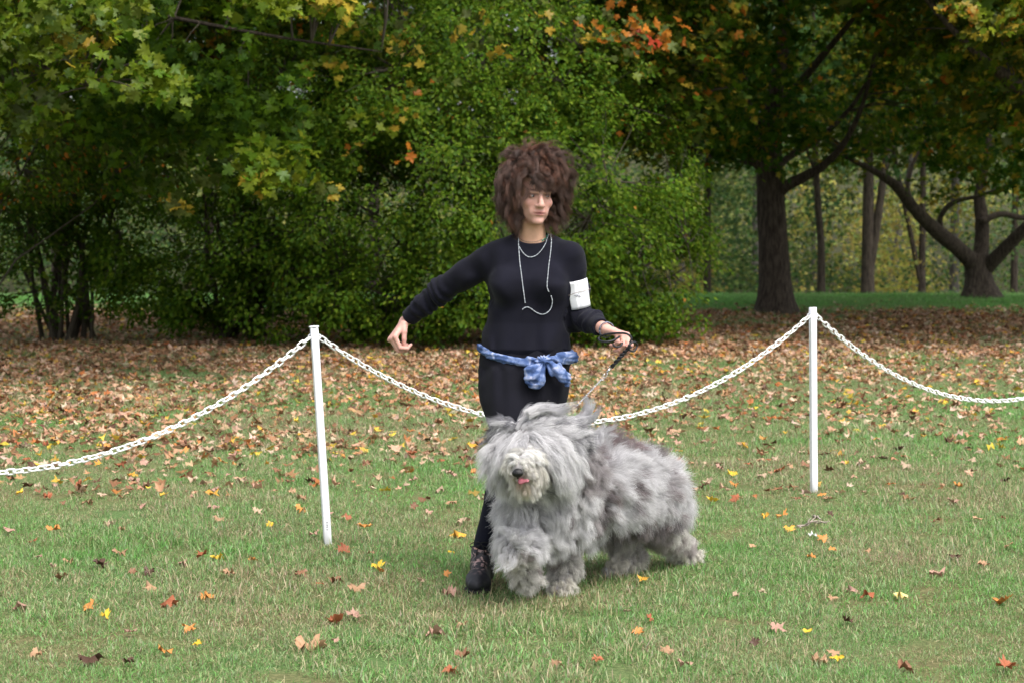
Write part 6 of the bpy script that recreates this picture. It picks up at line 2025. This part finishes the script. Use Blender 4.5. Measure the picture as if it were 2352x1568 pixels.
#== fallen leaves one by one
MAT_FALLEN = mat_leaf('single fallen leaf', 0.12, 0.02, source='object')
def build_fallen():
    rng = np.random.default_rng(500)
    shapes = []
    for i in range(21):
        k = 0.35 + 1.0 * (i % 7) / 6
        V, F, _ = scatter_leaves(np.zeros((1, 3)), np.array([[0, 0, 1.0]]), np.array([1.0]), np.ones((1, 3)), MAPLE_FINE, heading=np.array([[0, 1.0, 0]]), curl=k, rng=rng)
        V[:, 2] += 0.07 * rng.normal(size=len(V)); V[:, :2] *= 1 + 0.12 * rng.normal(size=(len(V), 2))
        st = len(V)                                     # a thin stem
        V = np.vstack([V, [(-.012, -.40, 0), (.012, -.40, 0), (.02, -.75, .08), (0.0, -.76, .08)]]); F = [tuple(f) for f in F] + [(st, st + 1, st + 2, st + 3)]
        sizes = [len(f) for f in F]
        shapes.append(mesh_np('fallen_leaf', V, [j for f in F for j in f], sizes=sizes, mat=MAT_FALLEN))
    CN = {'yellow': (0.70, 0.46, 0.05), 'pale yellow': (0.70, 0.58, 0.24), 'orange': (0.56, 0.24, 0.07), 'tan': (0.40, 0.24, 0.14), 'pale tan': (0.46, 0.33, 0.23), 'brown': (0.24, 0.12, 0.07), 'red brown': (0.36, 0.12, 0.06),
          'dark brown': (0.09, 0.05, 0.035), 'pinkish tan': (0.42, 0.25, 0.19), 'olive brown': (0.24, 0.17, 0.04), 'white': (0.7, 0.68, 0.66), 'orange yellow': (0.72, 0.38, 0.06)}
    def put(px, py, size, cname, tilt, label, group=None, k=None, lift=0.022):
        tilt = tilt * 0.55
        p = PG(px, py); size = size * 0.88; p[2] = float(ground_z(p[0], p[1])) + lift + size * 0.12 * abs(tilt)
        a = rng.random() * 6.283
        nr = norm(np.array([math.cos(a) * tilt, math.sin(a) * tilt - 0.25 * tilt, 1.0]))
        c = np.array(CN[cname]) * rng.uniform(0.88, 1.12)
        o = place_leaf('fallen_leaf', shapes[int(rng.integers(21)) if k is None else k], p, nr, rng.normal(size=3), size, c)
        tag(o, label, 'leaf', group)
    G = None
    L = [(885, 1136, .075, 'yellow', .9, 'bright yellow maple leaf tilted up in the grass between the capped post and the dog'),
         (866, 1308, .075, 'yellow', .3, 'yellow maple leaf lying left of the black boot'), (874, 1319, .05, 'orange', .3, 'small orange leaf tucked under the yellow one left of the boot'),
         (1052, 1232, .085, 'orange yellow', .2, 'flat orange and yellow leaf just left of the woman\'s calf'), (1036, 1276, .045, 'yellow', .3, 'small yellow leaf level with the top of the boot'),
         (1086, 1138, .085, 'olive brown', .5, 'large olive brown leaf touching the left side of the dog\'s chest'), (1104, 1150, .05, 'pale tan', .5, 'pale tan leaf right beside the olive brown one'),
         (1063, 1205, .08, 'pale tan', .3, 'pale tan leaf above the flat orange and yellow one'), (820, 1362, .08, 'tan', .5, 'tan curled leaf in the open grass below the capped post'),
         (770, 1433, .085, 'red brown', .6, 'red brown leaf, left one of a pair near the bottom edge'), (812, 1424, .075, 'pinkish tan', .9, 'pinkish leaf standing up, right one of a pair near the bottom edge'),
         (714, 1496, .135, 'tan', .25, 'largest long tan leaf lying at the bottom edge'), (455, 1495, .045, 'yellow', .5, 'small yellow leaf near the bottom edge left of the largest tan leaf'),
         (241, 1428, .055, 'yellow', .6, 'yellow leaf beside an orange brown one in the lower left'), (205, 1405, .08, 'orange', .9, 'orange brown leaf standing up in the lower left grass'),
         (208, 1530, .10, 'dark brown', .4, 'dark brown leaf in the lower left corner'), (1000, 1467, .085, 'pinkish tan', .9, 'tan leaf curled upright below the black boot'),
         (1062, 1514, .06, 'brown', .4, 'brown leaf at the bottom edge below the boot'), (125, 1226, .085, 'orange', .6, 'orange leaf near the left edge below the chain'), (180, 1122, .075, 'red brown', .9, 'red brown pointed leaf standing near the left chain'),
         (310, 1111, .085, 'pinkish tan', .6, 'pinkish tan leaf under the left chain'), (590, 1186, .075, 'pale tan', .8, 'pale tan leaf standing left of the capped post'), (690, 1184, .09, 'orange', .6, 'orange leaf close to the left side of the capped post'),
         (838, 1216, .09, 'orange', .3, 'flat orange leaf at the foot of the capped post'), (797, 1198, .06, 'red brown', 1.3, 'rust leaf on edge against the foot of the capped post'), (553, 1074, .07, 'dark brown', 1.2, 'crumpled dark brown leaf halfway between the chain and the capped post'),
         (595, 1117, .06, 'red brown', .6, 'red brown leaf with a pale neighbour left of the capped post'), (1475, 1345, .055, 'orange yellow', .6, 'small orange yellow leaf right of the dog\'s planted paw'), (1688, 1157, .085, 'red brown', .7, 'bright rust red leaf between the dog and the uncapped post'),
         (1796, 1190, .075, 'orange', .8, 'orange leaf upright left of the twigs'), (1757, 1193, .05, 'orange yellow', .5, 'small bright orange leaf left of the upright orange one'), (1812, 1224, .065, 'orange yellow', .7, 'orange yellow leaf touching the dry twigs'),
         (1866, 1240, .05, 'white', .4, 'small white scrap of leaf under the dry twigs'), (1888, 1252, .065, 'orange', .9, 'orange leaf below the dry twigs'), (1912, 1278, .05, 'orange', .6, 'small orange leaf lowest of those under the twigs'),
         (2066, 1380, .075, 'pale yellow', .6, 'pale yellow maple leaf with clear points at the lower right'), (1992, 1380, .065, 'red brown', .8, 'rust leaf left of the pale yellow one'), (1960, 1367, .06, 'pinkish tan', .4, 'greyish pink leaf left of the rust leaf'),
         (1912, 1388, .05, 'tan', .5, 'small tan leaf left of the greyish pink one'), (2302, 1396, .10, 'orange', .5, 'large orange leaf near the right edge'), (1922, 1530, .055, 'yellow', .4, 'yellow leaf with a tan one at the bottom right'),
         (1914, 1521, .05, 'tan', .6, 'tan leaf above the yellow one at the bottom right'), (2308, 1546, .085, 'red brown', .5, 'red brown leaf in the lower right corner'), (2078, 1549, .075, 'brown', .5, 'brown leaf cut by the bottom edge at the right'),
         (1466, 1466, .055, 'orange', .5, 'dull orange leaf in the grass below the dog'), (1440, 1417, .05, 'pale tan', .4, 'pale tan leaf below the dog\'s planted paw'), (2025, 990, .075, 'yellow', .5, 'bright yellow leaf right of the uncapped post'),
         (1968, 998, .06, 'yellow', .6, 'yellow leaf between the uncapped post and the brighter yellow one'), (2166, 932, .09, 'yellow', .9, 'yellow leaf pointing up under the right chain'), (2192, 1292, .07, 'dark brown', .4, 'dark brown thin leaf in the right grass'),
         (2150, 1206, .075, 'brown', .5, 'brown leaf in a loose row right of the twigs'), (2190, 1155, .08, 'pinkish tan', .4, 'pinkish tan leaf lying right of the uncapped post'), (2235, 1068, .07, 'pale tan', .7, 'pale tan leaf standing near the right edge'),
         (1733, 1488, .05, 'dark brown', .8, 'small dark leaf on edge in the lower right grass'), (1945, 1440, .06, 'dark brown', .9, 'dark spiky leaf below the pale yellow one'), (1570, 1546, .06, 'pinkish tan', .6, 'pinkish leaf at the bottom edge below the dog'),
         (1372, 1530, .05, 'red brown', .4, 'small rust leaf at the bottom edge below the planted paw'), (1280, 1540, .05, 'tan', .4, 'small tan leaf at the bottom edge below the boot and paw'), (420, 1300, .06, 'pinkish tan', 1.2, 'narrow pinkish leaf on edge in the left grass'),
         (230, 1302, .08, 'dark brown', .9, 'dark branching leaf in the left grass'), (348, 1358, .07, 'tan', .5, 'tan leaf below the dark branching one'), (385, 1392, .085, 'red brown', .4, 'rusty leaf, right one of three in the lower left'), (300, 1468, .06, 'pinkish tan', .4, 'thin pinkish leaf lower left'),
         (475, 1378, .08, 'orange', .4, 'dull orange leaf in the left foreground'), (580, 1290, .05, 'orange', .5, 'small orange leaf left of the capped post foot'), (1690, 1378, .035, 'pale tan', .3, 'tiny pale leaf in the open grass below right of the dog'), (85, 1518, .06, 'tan', .5, 'tan leaf low at the left edge'),
         (380, 1510, .06, 'orange', .6, 'orange leaf near the bottom edge left of the small yellow one'), (50, 1405, .07, 'pinkish tan', .5, 'pinkish leaf at the far left edge'), (735, 1352, .045, 'red brown', .4, 'tiny red leaf in the grass below the capped post'), (1730, 1268, .05, 'tan', .4, 'small tan leaf right of the dog\'s stretched hind paw')]
    for q in L: put(q[0], q[1], q[2] * 0.86, *q[3:6], 'fallen maple leaves scattered in the grass')
    # the many others up to the fence
    names = ['tan', 'pale tan', 'brown', 'orange', 'red brown', 'pinkish tan', 'yellow', 'dark brown']
    wts = np.array([4, 3, 2.2, 2, 1.8, 3, 0.7, 1.0]); wts /= wts.sum()
    taken = np.array([(q[0], q[1]) for q in L], float)
    later = []
    bands = [(1350, 1560, 12), (1180, 1350, 36), (1080, 1180, 74), (1012, 1080, 100)]
    for y0, y1, n in bands:
        k = 0
        while k < n:
            px, py = rng.uniform(10, 2342), rng.uniform(y0, y1)
            pr = 1.0 if px < 1100 else 0.55
            if rng.random() > pr: continue
            if np.min(np.hypot(taken[:, 0] - px, taken[:, 1] - py)) < (30 if py > 1150 else 14): continue
            if 1120 < px < 1600 and 1180 < py < 1370 and rng.random() < 0.9: continue
            taken = np.vstack([taken, (px, py)])
            cn = names[int(rng.choice(8, p=wts))]; tilt = float(abs(rng.normal(0, 0.6)))
            state = 'flat' if tilt < 0.35 else ('curled' if tilt < 0.9 else 'upright')
            size = rng.uniform(0.03, 0.072)
            big = 'larger' if size > 0.055 else 'small'
            where = ('by the left edge' if px < 250 else 'under the left chain' if px < 560 else 'near the capped post' if px < 900 else 'between capped post and boot' if px < 1120 else
                     'beside the dog' if px < 1620 else 'left of the uncapped post' if px < 1860 else 'right of the uncapped post' if px < 2120 else 'by the right edge')
            depth = 'in the foreground' if py > 1350 else 'level with the boot' if py > 1180 else 'level with the post feet' if py > 1080 else 'where litter thickens'
            lab = '%s %s %s leaf %s, %s' % (big, state, cn, where, depth)
            later.append((px, py, size, cn, tilt, lab)); k += 1
    same = {}
    for q in later: same.setdefault(q[5], []).append(q)
    order = {2: ['nearer', 'farther'], 3: ['nearest', 'middle', 'farthest'], 4: ['nearest', 'second nearest', 'third nearest', 'farthest'], 5: ['nearest', 'second nearest', 'third nearest', 'fourth nearest', 'farthest']}
    for lab, qs in same.items():
        qs.sort(key=lambda q: -q[1])
        for i, q in enumerate(qs):
            l2 = lab if len(qs) == 1 or len(qs) > 5 else order[len(qs)][i] + ' ' + lab
            put(q[0], q[1], q[2], q[3], q[4], l2, 'fallen maple leaves scattered in the grass')
build_fallen()

# ---- dry twigs lying right of the dog
g = Geo(); rng = np.random.default_rng(9)
tw = empty('dry_twigs', tuple(PG(1868, 1218)), 'grey dry twigs and bark strips lying in the grass right of the dog', 'twigs')
for (x0, y0, x1, y1, r) in [(1832, 1222, 1878, 1206, .006), (1850, 1218, 1905, 1218, .004), (1868, 1200, 1885, 1214, .007), (1838, 1226, 1862, 1210, .004), (1872, 1212, 1900, 1222, .003)]:
    a = PG(x0, y0) + (0, 0, .03); b = PG(x1, y1) + (0, 0, .045)
    g = Geo(); g.tube(wiggle(a, b, 6, 0.08, rng), np.linspace(r, r * .5, 6), 6)
    link('twig', g.mesh('twig', mat_basic('weathered twig', (0.30, 0.25, 0.21), 0.9, 0.4, 80)), tw)
